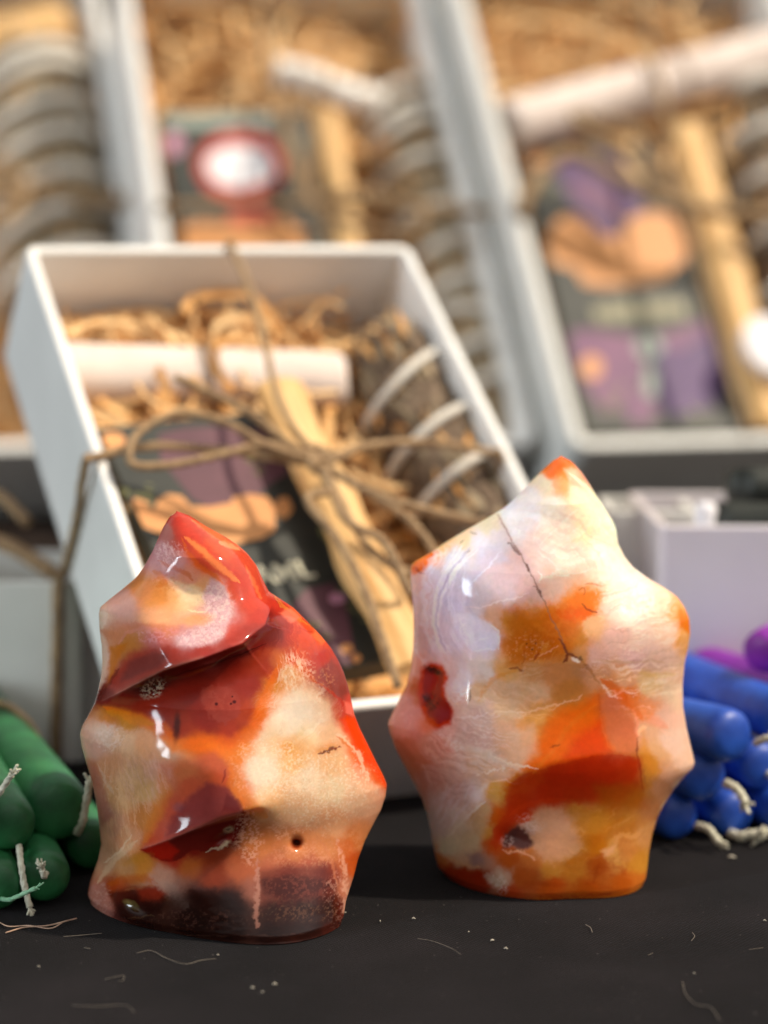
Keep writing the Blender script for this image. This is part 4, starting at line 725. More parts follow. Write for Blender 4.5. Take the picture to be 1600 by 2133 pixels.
def T(x, y, z, rz=0):
    M = np.eye(4); a = math.radians(rz); M[0, 0], M[0, 1], M[1, 0], M[1, 1] = math.cos(a), -math.sin(a), math.sin(a), math.cos(a); M[:3, 3] = (x, y, z); return M
def blobby(cx, cy, rx, ry, n=36, seed=0, amp=.15, k=5):
    r = random.Random(seed); ph = [r.uniform(0, 6.28) for _ in range(4)]
    return [(cx + rx * math.cos(a) * (1 + amp * math.sin(k * a + ph[0]) + amp * .5 * math.sin(2 * a + ph[1])), cy + ry * math.sin(a) * (1 + amp * math.sin(k * a + ph[0]) + amp * .5 * math.sin(3 * a + ph[2]))) for a in [2 * math.pi * i / n for i in range(n)]]
def shape(parent, name, mat, P, z0, z1):
    V, F = disc_poly(P, z0, z1); return mk(name, V, F, M_[mat], parent, smooth=False)
def strip_stick(f, A, B, w, t, label, z, name='wood_stick'):
    w, t = w * f.k, t * f.k
    A, B = np.array(A), np.array(B); d = B - A; Ln = np.linalg.norm(d); a = math.degrees(math.atan2(d[1], d[0])) - 90
    M = f.M @ T(*A, a); V = []; m = 16
    # split, slightly irregular quarter-log stick
    for i in range(m + 1):
        y = Ln * i / m; k = 1 + .08 * math.sin(i * 1.3 + w * 9) ; 
        pr = [(-.5, -.4), (-.46, .25), (-.15, .5), (.2, .42), (.5, .1), (.46, -.45)]
        V += [(px * w * k + .06 * math.sin(i * .9), y + rng.uniform(-.02, .02), py * t * k) for px, py in pr]
    F = [(i * 6 + j, i * 6 + (j + 1) % 6, (i + 1) * 6 + (j + 1) % 6, (i + 1) * 6 + j) for i in range(m) for j in range(6)]
    F = [q[::-1] for q in F] + [tuple(range(6)), tuple(m * 6 + j for j in range(6))[::-1]]
    o = mk(name, V, F, M_['wood'], None, M, False); bevel(o, .04, 2); tag(o, label, 'wood stick', 'wood sticks lying in the gift boxes'); return o
def sage(f, A, B, r, label, rings, mat='sage', lean=.5, rw=.13, smat='string', seed=1):
    r, rw, rings = r * f.k, rw * f.k, [(q0 * f.k, q1 * f.k) for q0, q1 in rings]
    A, B = np.array(A, float), np.array(B, float); d = B - A; Ln = np.linalg.norm(d); a = math.degrees(math.atan2(d[1], d[0])) - 90
    e = empty('sage_bundle', f.M @ T(*A, a)); tag(e, label, 'sage bundle', 'dried sage bundles lying in the gift boxes')
    rs = random.Random(seed); V = []; F = []; n = 26; m = 60
    for i in range(m + 1):
        y = Ln * i / m; k = 1 - .25 * (abs(i / m - .5) * 2) ** 4
        for j in range(n):
            q = 2 * math.pi * j / n; rr = r * k * (.86 + .16 * vnoise(np.array([j * .9]), np.array([i * .5]), 3)[0]); V.append((rr * math.cos(q), y, rr * math.sin(q)))
    F = [(i * n + j, (i + 1) * n + j, (i + 1) * n + (j + 1) % n, i * n + (j + 1) % n) for i in range(m) for j in range(n)]; F += [tuple(range(n)), tuple(m * n + j for j in range(n))[::-1]]
    mk('leaf_core', V, F, M_[mat], e)
    V = []; F = []
    for k in range(900):
        q = rs.uniform(0, 6.28); y = rs.uniform(0, Ln); R0 = r * rs.uniform(.86, 1.02); l = rs.uniform(.5, 1.3); w = rs.uniform(.06, .2); tw = rs.uniform(-.25, .25); lift = rs.uniform(0, .16); c = [(-w, 0, 0), (0, l * .5, .03), (w, 0, 0), (w * .4, l * .55, lift * .6), (0, l, lift), (-w * .4, l * .55, lift * .6)]
        b = len(V)
        for (x, yy, zz) in [(-w * .3, 0, 0), (w * .3, 0, 0), (w, l * .5, lift * .5), (0, l, lift), (-w, l * .5, lift * .5)]:
            R1 = R0 + zz; t = q + (x + tw * yy) / r; V.append((R1 * math.cos(t), y + yy - l / 2, R1 * math.sin(t)))
        F.append((b, b + 1, b + 2, b + 3, b + 4))
    o = mk('leaf_cover', V, F, None, e, mats=[M_[mat], M_['sage2'], M_['kraft']], fm=[rs.choice([0, 0, 0, 1, 1, 2]) for _ in F], smooth=False); o['kind'] = 'stuff'
    for y0, ln in rings:
        P = [(r * 1.06 * math.cos(t), y0 + ln * math.cos(t) + .1 * math.sin(2 * t), r * 1.06 * math.sin(t)) for t in np.linspace(0, 2 * math.pi, 49)]
        V, F = tube(P, rw, 8, False); mk('string_wrap', V, F, M_[smat], e)
    return e
def twine(f, name, runs, label, r=.13, cat='twine', group=None, mat='twine'):
    e = empty(name, f.M); tag(e, label, cat, group)
    for nm, P, rr in runs:
        Q = spline(P, max(24, len(P) * 10)); V, F = tube(Q, (rr or r) * 1.05 * f.k, 10, True, twist=9.0, lobes=3, amp=.16); mk(nm, V, F, M_[mat], e)
    return e

# ---- near box
nf = Frame(24.8, 49.5, 13.75, 19.6, 4.6, CAM + np.array([-11.6, 55.6 * 1.25 * cP + 6.9 * 1.25 * sP, 6.9 * 1.25 * cP - 55.6 * 1.25 * sP]), 'TL')
low = min((nf.o + nf.u * x)[2] for x in (0, nf.w)); nf.o[2] -= low - .03; nf.M[:3, 3] = nf.o
gift_box(nf, M_['card'], 'nearest white open box tied with brown twine, behind the two stones')
L = nf.L
shred(nf, 'brown crinkled paper filling the nearest white box', [((.5, 12.5, 13.2, 19.2, .5, 2.0), .62), ((.5, 16.2, 10.5, 19.0, 1.2, 2.8), .25), ((.5, .5, 13.2, 12.5, .4, 1.0), .4), ((1.0, 11.8, 6.5, 13.4, 1.0, 2.5), .14)], 440)
# cream paper roll lying across the box
A, B = L(112, 772, 2.2), L(706, 790, 2.2); dv = B - A; Lr = np.linalg.norm(dv); ar = math.degrees(math.atan2(dv[1], dv[0]))
e = empty('paper_roll', nf.M @ T(*A, ar)); tag(e, 'cream rolled paper lying across the nearest box, above the mauve card', 'paper roll', 'cream paper rolls in the gift boxes')
V = []; F = []; m = 40; n = 90
for i in range(n + 1):
    t = i / n * 2 * math.pi * 2.6; r_ = .60 + .34 * i / n
    for j in range(m + 1):
        x = Lr * j / m; V.append((x + .04 * math.sin(i * .8 + j), r_ * math.cos(t) * 1.12, r_ * math.sin(t) * (.92 + .03 * math.sin(j * .6))))
F = [(i * (m + 1) + j, i * (m + 1) + j + 1, (i + 1) * (m + 1) + j + 1, (i + 1) * (m + 1) + j) for i in range(n) for j in range(m)]
o = mk('rolled_sheet', V, F, M_['paper'], e); o.modifiers.new('t', 'SOLIDIFY').thickness = .0003
P = [(Lr * .5 + .08 * math.sin(t * 3), 1.12 * math.cos(t), .98 * math.sin(t)) for t in np.linspace(0, 6.283, 40)]; V, F = tube(P, .06, 6, False); mk('tie', V, F, M_['twine'], e)
# printed card
def card(f, TL, TR, BL, e_, label, th=.7, design=None, name='printed_card_box', group='dark printed card boxes in the gift boxes', cat='card box'):
    a, b, c = L_(f, TL, e_), L_(f, TR, e_), L_(f, BL, e_); w = np.linalg.norm(b - a); h = np.linalg.norm(c - a)
    ang = math.degrees(math.atan2((a - c)[0], (a - c)[1])); E_ = empty(name, f.M @ T(c[0], c[1], e_ - th, -ang)); Ti = np.linalg.inv(T(c[0], c[1], e_ - th, -ang)); q_ = lambda P: [tuple((Ti @ np.r_[f.L(x, y, e_), 1])[:2]) for x, y in P][::-1]; tag(E_, label, cat, group)
    bevel(MB().box((0, 0, 0), (w, h, th)).build('card_body', M_['pdark'], E_), .04)
    if design: design(E_, w, h, th, q_)
    return E_
def L_(f, p, e): return f.L(p[0], p[1], e)
def leaves(E_, w, h, th, spots, mat, seed):
    r = random.Random(seed); V = []; F = []
    for (cx, cy) in spots:
        for k in range(7):
            a = r.uniform(0, 6.28); l = r.uniform(.25, .5); x, y = cx * w + r.uniform(-.4, .4), cy * h + r.uniform(-.4, .4); b = len(V)
            V += [(x, y, th + .012), (x + l * .5 * math.cos(a + .4), y + l * .5 * math.sin(a + .4), th + .012), (x + l * math.cos(a), y + l * math.sin(a), th + .012), (x + l * .5 * math.cos(a - .4), y + l * .5 * math.sin(a - .4), th + .012)]; F.append((b, b + 3, b + 2, b + 1))
    o = mk('leaf_print', V, [q[::-1] for q in F], M_[mat], E_, smooth=False); o['kind'] = 'stuff'
def scale_poly(P, w, h): return [(x * w, y * h) for x, y in P]
def banner_pts(w, h, x0, x1, y0, y1, dipc=.35, n=12):
    X = np.linspace(x0, x1, n * 2 + 1); P = []
    for x in X: t = (x - x0) / (x1 - x0); P.append((x * w, (y0 + (.10 if abs(t - .5) > .32 else 0) * (y1 - y0)) * h))
    for x in X[::-1]: t = (x - x0) / (x1 - x0); P.append((x * w, (y1 - dipc * (y1 - y0) * math.exp(-((t - .42) / .13) ** 2) + (0.02 * math.sin(t * 20))) * h))
    return P
def ell(cx, cy, rx, ry, n=28, seed=0, amp=.06):
    r = random.Random(seed); p = r.uniform(0, 6); return [(cx + rx * math.cos(a) * (1 + amp * math.sin(4 * a + p)), cy + ry * math.sin(a) * (1 + amp * math.sin(5 * a + p))) for a in [2 * math.pi * i / n for i in range(n)]]
def pin(P, w, h): return [(min(max(x, .05), w - .05), min(max(y, .05), h - .05)) for x, y in P]
def near_design(E_, w, h, th, q):
    S_ = lambda nm, mt, P, lv: shape(E_, nm, mt, pin(q(P), w, h), th + .002 + .006 * lv, th + .006 + .006 * lv)
    S_('print', 'pmauve', [(330,905),(380,892),(470,888),(545,896),(585,930),(600,985),(560,1010),(520,1052),(440,1058),(400,1040),(370,1000),(335,960)], 0)
    S_('print', 'pmauve', [(610,1260),(640,1225),(690,1210),(718,1250),(730,1310),(745,1380),(720,1420),(670,1400),(630,1330)], 0); S_('print', 'pink', ell(702,1247,18,12), 2)
    S_('banner', 'banner', [(258,1050),(280,1038),(306,1046),(318,1066),(330,1040),(352,1030),(378,1034),(398,1056),(440,1056),(482,1048),(486,1036),(520,1030),(556,1036),(574,1056),(572,1106),(546,1122),(490,1134),(430,1142),(370,1124),(322,1108),(276,1102)], 3)
    for k, (x, y, a, b_) in enumerate(((236,918,26,16),(590,1058,18,22),(722,1352,13,11),(742,1372,10,9),(270,1132,9,9),(604,1140,12,8))): S_('dot_print', 'banner', ell(x, y, a, b_, seed=k), 2)
    leaves(E_, w, h, th, [(.80, .22), (.86, .18), (.72, .78), (.12, .62), (.9, .47), (.05, .72), (.55, .15), (.68, .83)], 'olive', 4)
    P = pin(q([(470,1150),(560,1128),(636,1108),(668,1160),(690,1216),(640,1226),(600,1262),(560,1300),(500,1290)]), w, h); shape(E_, 'plaque', 'pdark', P, th + .02, th + .03)
    c = q([(590, 1196)])[0]; text_mesh('AML', 1.0, M_['pletter'], E_, T(c[0], c[1], th + .045))
card(nf, (200, 892), (622, 930), (452, 1436), 2.9, 'mauve and black printed card box with apricot banner in the nearest white box', .8, near_design)
strip_stick(nf, L(868, 1392, 3.9), L(578, 800, 3.9), 1.5, .7, 'split pale wood stick lying over the mauve card under the twine knot', 3.9)
ring0 = [(2.6, .8), (4.9, .8), (7.2, .9), (9.6, 1.0), (11.6, 1.0)]
A, B = L(1120, 1330, 2.2), L(800, 745, 2.2)
sage(nf, A, B, 1.75, 'dark brown dried sage bundle with white string rings in the nearest box', [(3.2, .5), (6.1, .5), (8.2, .6), (10.7, .9)], seed=2, rw=.16)
E_top = nf.dd + .12
K = L(665, 962, E_top + .5); w1 = L(188, 955, E_top); w2 = L(1033, 944, E_top)
runs = [('cross_strand', [w1, L(300, 930, E_top), L(470, 938, E_top + .2), K, L(760, 930, E_top + .4), L(900, 922, E_top + .1), w2], .125),
        ('side_strand', [w1 + [.0, .02, 0], w1 + [-.16, -.1, -.12], [-.18, w1[1] - .12, nf.dd * .5], [-.18, w1[1] - .2, .1]], .125),
        ('side_strand', [w2, w2 + [.16, -.02, -.12], [nf.w + .17, w2[1] - .2, 2.2], [nf.w + .17, w2[1] - .4, .3]], .125),
        ('upright_strand', [L(478, 505, E_top), L(520, 600, E_top + .1), L(548, 700, E_top + .15), L(588, 850, E_top + .3), K], .11),
        ('bow_loop', [K, L(560, 930, E_top + .8), L(470, 880, E_top + 1.0), L(370, 862, E_top + .9), L(285, 905, E_top + .7), L(275, 965, E_top + .5), L(360, 968, E_top + .5), L(470, 945, E_top + .7), L(560, 925, E_top + .8), K + [0, .1, .1]], .115),
        ('bow_loop', [K, L(740, 1010, E_top + .8), L(850, 1080, E_top + .9), L(905, 1160, E_top + .7), L(850, 1190, E_top + .5), L(760, 1130, E_top + .5), K + [0, -.1, .1]], .115),
        ('loose_end', [K, L(590, 915, E_top + .9), L(520, 860, E_top + 1.1), L(440, 820, E_top + 1.2), L(365, 785, E_top + 1.4)], .11),
        ('loose_end', [K, L(760, 1020, E_top + .9), L(880, 1060, E_top + 1.0), L(1050, 1100, E_top + 1.1)], .125),
        ('loose_end', [K, L(720, 1080, E_top + .9), L(800, 1130, E_top + .9), L(860, 1240, E_top + .6)], .12),
        ('loose_end', [K, L(690, 1020, E_top + .8), L(640, 1040, E_top + .9), L(700, 1120, E_top + .7), L(760, 1230, E_top + .4), L(830, 1430, E_top + .1)], .12)]
tw = twine(nf, 'box_twine', runs, 'brown jute twine tied in a bow over the nearest white box')
kk = MB()
for q in range(4):
    P = [K + np.array([.32 * math.cos(t) + .1 * math.sin(q * 2 + t), .26 * math.sin(t + q) + .1 * q - .15, .12 * math.cos(2 * t + q) + .1]) for t in np.linspace(0, 6.28, 24)]; V, F = tube(P, .13, 8, False); kk.add(V, F)
kk.build('knot', M_['twine'], tw, smooth=True)

# ---- middle back box
def yof(px, py, y): return at_y(px, py, y)
mf = Frame(15, 40, 16.5, 31.5, 5.6, yof(1122, 926, 100), 'BR')
gift_box(mf, M_['card'], 'middle white open box of the back row with the round red and white label', .58, .8)
L = mf.L
shred(mf, 'brown crinkled paper filling the middle box of the back row', [((.9, 20, 15.6, 30.6, .5, 3.8), .85), ((.9, .9, 15.6, 20, .4, 1.2), .35)], 440)
def mid_design(E_, w, h, th, q):
    S_ = lambda nm, mt, P, lv: shape(E_, nm, mt, pin(q(P), w, h), th + .002 + .006 * lv, th + .006 + .006 * lv)
    S_('round_print', 'red', ell(500,345,92,76,40,1,.02), 0); S_('white_print', 'pwhite', ell(500,347,72,44,40,2,.05), 1)
    S_('banner', 'banner', [(376,472),(420,462),(470,466),(520,452),(590,456),(632,480),(650,560),(600,590),(450,600),(390,570)], 1); S_('print', 'red', [(480,440),(560,436),(570,462),(520,470),(476,466)], 2)
    S_('print', 'pgreen', [(340,240),(560,238),(560,262),(344,266)], 0); S_('print', 'pink', ell(362,300,20,24,20,3), 0)
    leaves(E_, w, h, th, [(.1, .7), (.9, .9), (.2, .45), (.85, .6)], 'pgreen', 5)
card(mf, (330, 232), (640, 230), (470, 1000), 4.5, 'dark card box with a round red and white label in the middle back box', .8, mid_design)
strip_stick(mf, L(770, 720, 4.9), L(680, 235, 4.9), .95, .7, 'straight brown wood stick beside the red round label in the middle back box', 3.8)
A, B = L(1030, 930, 2.4), L(830, 235, 2.4)
sage(mf, A, B, 1.9, 'grey brown sage bundle with many white strings in the middle back box', [(2.0, .3), (3.8, .3), (5.4, -.5), (7.0, .3), (9.0, .5), (11.0, .4), (13.6, .3), (15.6, .6), (16.5, .6), (17.8, .5)], 'sage2', seed=5, rw=.22)
# torn white paper roll in the sun
A, B = L(575, 150, 4.3), L(800, 215, 4.3); dv = B - A; Lr = np.linalg.norm(dv); ar = math.degrees(math.atan2(dv[1], dv[0]))
e = empty('paper_roll', mf.M @ T(*A, ar)); tag(e, 'short bright white crumpled paper roll in the middle back box', 'paper roll', 'cream paper rolls in the gift boxes')
P = [(Lr * t, .12 * math.sin(t * 7), .1 * math.sin(t * 5)) for t in np.linspace(0, 1, 24)]
V, F = tube(P, [.74 + .10 * math.sin(i * 1.7) for i in range(24)], 20, True, 0, 5, .06); mk('rolled_sheet', V, F, mat_var('bright_white_paper', 'f2e8dc', 'faf4ec', 40, .7), e)
P = [(Lr * .47, .86 * math.cos(t), .86 * math.sin(t)) for t in np.linspace(0, 6.283, 30)]; V, F = tube(P, .07, 6, False); mk('tie', V, F, M_['twine'], e)
Z = mf.dd + .12
twine(mf, 'box_twine', [('cross_strand', [L(330, 430, Z), L(600, 425, Z + .2), L(800, 425, Z + .2), L(1085, 446, Z)], .16), ('upright_strand', [L(545, -20, Z), L(556, 120, Z + .1), L(590, 250, Z + .2), L(650, 420, Z + .3), L(690, 520, Z + .2), L(760, 905, Z)], .15),
      ('bow_loop', [L(640, 420, Z + .4), L(608, 340, Z + .9), L(596, 250, Z + 1), L(630, 200, Z + 1), L(655, 300, Z + .7), L(640, 420, Z + .4)], .15), ('bow_loop', [L(640, 420, Z + .4), L(760, 400, Z + .8), L(880, 440, Z + .9), L(840, 490, Z + .8), L(700, 450, Z + .6), L(640, 420, Z + .4)], .15)], 'brown twine crossing the middle back box')

# ---- right back box
rf = Frame(15, 40, 18.5, 32.7, 5.6, yof(1196, 934, 97), 'BL')
gift_box(rf, M_['grey_card'], 'rightmost white open box of the back row with the purple printed card', .58, .8)
L = rf.L
shred(rf, 'brown crinkled paper filling the right box of the back row', [((.9, 21, 17.5, 31.8, .5, 3.6), .8), ((.9, .9, 17.5, 21, .4, 1.2), .3)], 440)
def right_design(E_, w, h, th, q):
    S_ = lambda nm, mt, P, lv: shape(E_, nm, mt, pin(q(P), w, h), th + .002 + .006 * lv, th + .006 + .006 * lv)
    S_('print', 'ppurple', [(1150,345),(1190,330),(1250,318),(1300,330),(1345,420),(1300,480),(1270,500),(1236,480),(1190,420)], 0)
    S_('print', 'plilac', [(1184,372),(1250,384),(1310,430),(1290,470),(1250,440),(1200,408)], 1)
    S_('print', 'plilac', [(1186,690),(1250,684),(1330,700),(1344,780),(1310,850),(1260,862),(1216,800),(1192,740)], 0)
    S_('print', 'ppurple', [(1360,690),(1450,660),(1490,700),(1505,790),(1490,850),(1400,866),(1350,820)], 0); S_('print', 'plilac', [(1370,660),(1462,640),(1480,690),(1420,730),(1370,720)], 1); S_('print', 'plilac', [(1300,820),(1350,810),(1372,870),(1310,886)], 1)
    S_('banner', 'banner', [(1136,510),(1150,470),(1176,450),(1206,450),(1232,466),(1252,490),(1274,494),(1296,486),(1312,456),(1352,440),(1396,446),(1428,470),(1440,515),(1424,548),(1402,560),(1394,582),(1340,592),(1260,598),(1214,592),(1200,562),(1154,550)], 3)
    S_('figure_print', 'pgreen', ell(1352,722,26,28,24,4,.15), 2); S_('figure_print', 'pgreen', ell(1356,790,14,40,24,5,.12), 2)
    S_('dot_print', 'banner', ell(1232,765,22,24,20,6), 2); S_('dot_print', 'banner', ell(1122,330,22,20,20,7), 2)
    S_('plaque', 'pdark', ell(1322,648,150,50,30,8,.06), 3)
    V = MB()
    for k in range(7):
        (x0, y0), = q([(1238 + 28 * k, 655 - 1.5 * k)]); V.box((x0, y0 - .45, th + .03), (x0 + .62, y0 + .5 + .08 * (k % 3), th + .045))
    V.build('blurred_lettering', M_['pletter2'], E_)
    leaves(E_, w, h, th, [(.08, .84), (.15, .08), (.6, .06), (.9, .12), (.88, .86), (.2, .12)], 'olive', 6)
card(rf, (1078, 296), (1440, 290), (1222, 902), 3.2, 'purple and black printed card box with wide apricot banner in the right back box', .8, right_design)
strip_stick(rf, L(1612, 880, 4.0), L(1430, 262, 4.0), 1.5, .8, 'long pale wood stick beside the purple card in the right back box', 4.0)
A, B = L(1700, 800, 2.2), L(1570, 230, 2.2)
sage(rf, A, B, 2.0, 'reddish brown sage bundle at the right edge of the photo', [(4, .4), (7, .5), (10, .5), (12.5, .4), (15.2, .5)], 'sage', seed=8, rw=.28)
A, B = L(1052, 262, 4.2), L(1680, 90, 4.2); dv = B - A; Lr = np.linalg.norm(dv); ar = math.degrees(math.atan2(dv[1], dv[0]))
e = empty('paper_roll', rf.M @ T(*A, ar)); tag(e, 'long cream paper roll lying across the top of the right back box', 'paper roll', 'cream paper rolls in the gift boxes')
V = []
for i in range(n + 1):
    t = i / n * 2 * math.pi * 2.6; r_ = .92 + .42 * i / n
    for j in range(m + 1):
        x = Lr * j / m; V.append((x + .04 * math.sin(i * .8 + j), r_ * math.cos(t) * 1.05, r_ * math.sin(t) * (.95 + .02 * math.sin(j * .6))))
F = [(i * (m + 1) + j, i * (m + 1) + j + 1, (i + 1) * (m + 1) + j + 1, (i + 1) * (m + 1) + j) for i in range(n) for j in range(m)]
o = mk('rolled_sheet', V, F, M_['paper'], e); o.modifiers.new('t', 'SOLIDIFY').thickness = .0003
P = [(Lr * .55, 1.45 * math.cos(t), 1.36 * math.sin(t)) for t in np.linspace(0, 6.283, 40)]; V, F = tube(P, .07, 6, False); mk('tie', V, F, M_['twine'], e)
Z = rf.dd + .12
twine(rf, 'box_twine', [('cross_strand', [L(1085, 452, Z), L(1100, 400, Z+.3), L(1180, 320, Z + .4), L(1300, 375, Z + .4), L(1420, 425, Z + .4), L(1600, 450, Z + .2), L(1690, 470, Z)], .26),
      ('bow_loop', [L(1420, 425, Z + .4), L(1340, 340, Z + .9), L(1240, 280, Z + 1), L(1200, 240, Z + .9), L(1330, 280, Z + 1), L(1420, 425, Z + .4)], .2), ('upright_strand', [L(1330, -60, Z), L(1370, 150, Z + .2), L(1430, 425, Z + .4), L(1480, 640, Z + .2), L(1560, 900, Z)], .15)], 'brown twine crossing the right back box above the purple banner')
c = L(1612, 716, 5.2); Pd = [(1.5 * math.cos(t), 1.75 * math.sin(t)) for t in np.linspace(0, 2 * math.pi, 48, endpoint=False)]
V, F = disc_poly(Pd, 0, .5); o = bevel(mk('white_disc', V, F, M_['pwhite'], None, rf.at(c - [0, 0, .5]), False), .12, 3); tag(o, 'pale bluish white round soap cut by the right edge of the photo', 'disc')  # unidentified pale shape, modelled as a plain round slab

# ---- left back box
lf = Frame(16, 40, 16.5, 33, 5.6, yof(352, 930, 103), 'BR')
gift_box(lf, M_['card'], 'leftmost white open box of the back row with grey stringed sage', .58, .8)
L = lf.L
shred(lf, 'brown crinkled paper filling the left box of the back row', [((.9, 20, 15.6, 32, .5, 3.2), .7), ((.9, .9, 15.6, 20, .4, 1.4), .5)], 440)
strip_stick(lf, L(-160, 110, 4.2), L(140, 40, 4.2), 1.9, 1.0, 'thick orange brown wood stick at the top left corner of the photo', 4.2)
A, B = L(130, 640, 2.6), L(50, 120, 2.6)
sage(lf, A, B, 2.5, 'pale grey sage bundle with cream strings at the left edge of the photo', [(1, .6), (3.2, .7), (5.2, .7), (7.4, .9), (9.2, .8), (11.4, .8), (12.4, .8)], 'sage2', seed=12, rw=.27)
Z = lf.dd + .12
twine(lf, 'box_twine', [('cross_strand', [L(-60, 405, Z), L(60, 400, Z + .3), L(160, 415, Z + .3), L(262, 418, Z)], .3), ('bow_loop', [L(60, 400, Z + .4), L(10, 340, Z + .8), L(-60, 400, Z + .8), L(0, 460, Z + .7), L(60, 400, Z + .4)], .22)], 'brown twine crossing the left back box')

# ---- white boxes on the cloth at both edges
def low_box(name, x0, x1, yf, yb, hgt, mat, label, th=.3, rz=0, group=None):
    base = np.array([(x0 + x1) / 2, (yf + yb) / 2, .03]); M = T(*base, rz); e = empty(name, M); tag(e, label, 'box', group)
    w, d = (x1 - x0) / 2, (yb - yf) / 2; O = rrect(-w, -d, w, d, .35); I = rrect(-w + th, -d + th, w - th, d - th, .15); n = len(O); V = []
    for P, z in ((O, 0), (O, hgt), (I, hgt), (I, .3)): V += [(x, y, z) for x, y in P]
    F = [(r * n + i, r * n + (i + 1) % n, (r + 1) * n + (i + 1) % n, (r + 1) * n + i) for r in range(3) for i in range(n)] + [tuple(range(n))[::-1], tuple(range(3 * n, 4 * n))]
    o = mk('wall', V, F, mat, e, smooth=False); bevel(o, .08, 3); return e
gl = at_z(0, 1592, 0); 
pA = at_y(-200, 1592, gl[1]); pB = at_y(178, 1592, gl[1]); hz = at_y(60, 1214, gl[1])[2]
lb = low_box('white_box', pA[0], pB[0], gl[1], gl[1] + 7, hz, M_['grey_card'], 'shaded white box with a twine strand at the left edge behind the green candles')
strand = [at_y(122, 1212, gl[1] - .2) + [0, .2, .12], at_y(122, 1216, gl[1] - .2), at_y(118, 1400, gl[1] - .2), at_y(117, 1590, gl[1] - .2) + [0, -.1, .1]]
cc_ = strand[1].copy(); e = empty('box_twine', T(*cc_)); tag(e, 'dark brown twine strand running down the shaded left white box', 'twine')
V, F = tube(spline([p - cc_ for p in [strand[0] + [0, 3, 0]] + strand], 40), .17, 10, True, 9, 3, .16); mk('upright_strand', V, F, M_['twine'], e)
# things sticking out above that left box
for k, (pa, pb, r_) in enumerate((((-30, 1120), (112, 1195), .28), ((-40, 1010), (60, 1090), .2))):
    a_, b_ = at_y(*pa, gl[1] + 4), at_y(*pb, gl[1] + 3); V, F = tube(spline([a_ - a_, (b_ - a_) * .5 + [0, 0, .15], b_ - a_], 14), r_, 8); o = mk('wood_stick', V, F, M_['twine'], None, T(*a_)); tag(o, ['thick brown twig sticking out of the shaded left white box', 'thin brown twig leaning above the shaded left white box'][k], 'twig')

yR = 66.0; a_, b_ = at_y(1372, 1098, yR), at_y(1700, 1098, yR)
bx = low_box('plastic_tub', a_[0], b_[0], yR, yR + 9, a_[2], M_['plastic'], 'cloudy white plastic tub behind the blue candles at the right edge', .35)
a2, b2 = at_y(1262, 1062, 72), at_y(1390, 1062, 72)
bx2 = low_box('white_box', a2[0], b2[0] + 1, 71.5, 75.5, a2[2], M_['grey_card'], 'small grey white box in shade between the right stone and the plastic tub', .3)
pg = at_y(1470, 1098, yR + 1.2); V, F = tube([(0, 0, -4), (0, 0, -.5), (0, 0, .55), (0, 0, .72), (0, 0, .8)], [.36, .36, .36, .3, .1], 16); o = mk('white_candle', V, F, M_['pwhite'], None, T(*pg)); tag(o, 'white candle end standing up out of the plastic tub', 'candle')
def candle_geo(length, r, n=40):
    pr = [(0, -length), (r * .9, -length), (r, -length + .1)] + [(r, -length * t) for t in np.linspace(.93, .08, 8)] + [(r * .985, -.42), (r * .93, -.22), (r * .80, -.09), (r * .55, -.02), (r * .25, .01), (0.02, .02)]
    V = []; 
    for k, (rr, y) in enumerate(pr):
        for j in range(n):
            a = 2 * math.pi * j / n; V.append((rr * math.cos(a) * (1 + .01 * math.sin(3 * a + k)), -y, rr * math.sin(a)))
    m = len(pr); F = [(k * n + j, k * n + (j + 1) % n, (k + 1) * n + (j + 1) % n, (k + 1) * n + j) for k in range(m - 1) for j in range(n)]; F.append(tuple((m - 1) * n + j for j in range(n))); return V, F
def axisM(P, d):
    d = np.array(d, float); d /= np.linalg.norm(d); x = np.cross(d, [0, 0, 1.0]); x /= np.linalg.norm(x); z = np.cross(x, d); M = np.eye(4); M[:3, 0], M[:3, 1], M[:3, 2], M[:3, 3] = x, d, z, P; return M
def candle(px, py, z, r, d, mat, label, wick, group, wr=.11, wmat='wick', length=15, fray=0, seed=0, wf=-.25):
    P = at_z(px, py, z); e = empty('candle', axisM(P, d)); tag(e, label, 'candle', group); V, F = candle_geo(length, r); mk('wax_body', V, F, M_[mat], e)
    if wick:
        Minv = np.linalg.inv(axisM(P, d)); Q = []
        for i, (wx, wy) in enumerate(wick):
            q = at_y(wx, wy, P[1] + (.1 if i == 0 else wf - .1 * i)); q[2] = max(q[2], wr + .03); Q.append((Minv @ np.r_[q, 1])[:3])
        wr = wr * .78; C = spline(Q, 30); V, F = tube(C, [wr * (1 + .06 * math.sin(i * .7)) for i in range(30)], 12, True, 9, 3, .12)
        mb_ = MB().add(V, F); rs = random.Random(seed)
        d0 = C[-1] - C[-3]; d0 /= np.linalg.norm(d0)
        for k in range(fray):
            j = np.array([rs.uniform(-1, 1), rs.uniform(-1, 1), rs.uniform(-1, 1)]); v1 = d0 * rs.uniform(.05, .16) + j * wr * .9; v2 = v1 + d0 * rs.uniform(.02, .1) + j * wr * .6
            V, F = tube(spline([C[-1] - d0 * .1, C[-1] + v1 * .5, C[-1] + v1, C[-1] + v2], 8), wr * .36, 5); mb_.add(V, F)
        mb_.build('wick', M_[wmat], e, smooth=True)
    return e
gg = 'green candles heaped beside the left stone'
candle(124, 1690, 1.95, .86, (-.36, 1, .0), 'green', 'topmost green candle with its thick wick bent up beside the left stone', [(160, 1735), (172, 1712), (180, 1670), (186, 1630)], gg, .125, fray=7, seed=1)
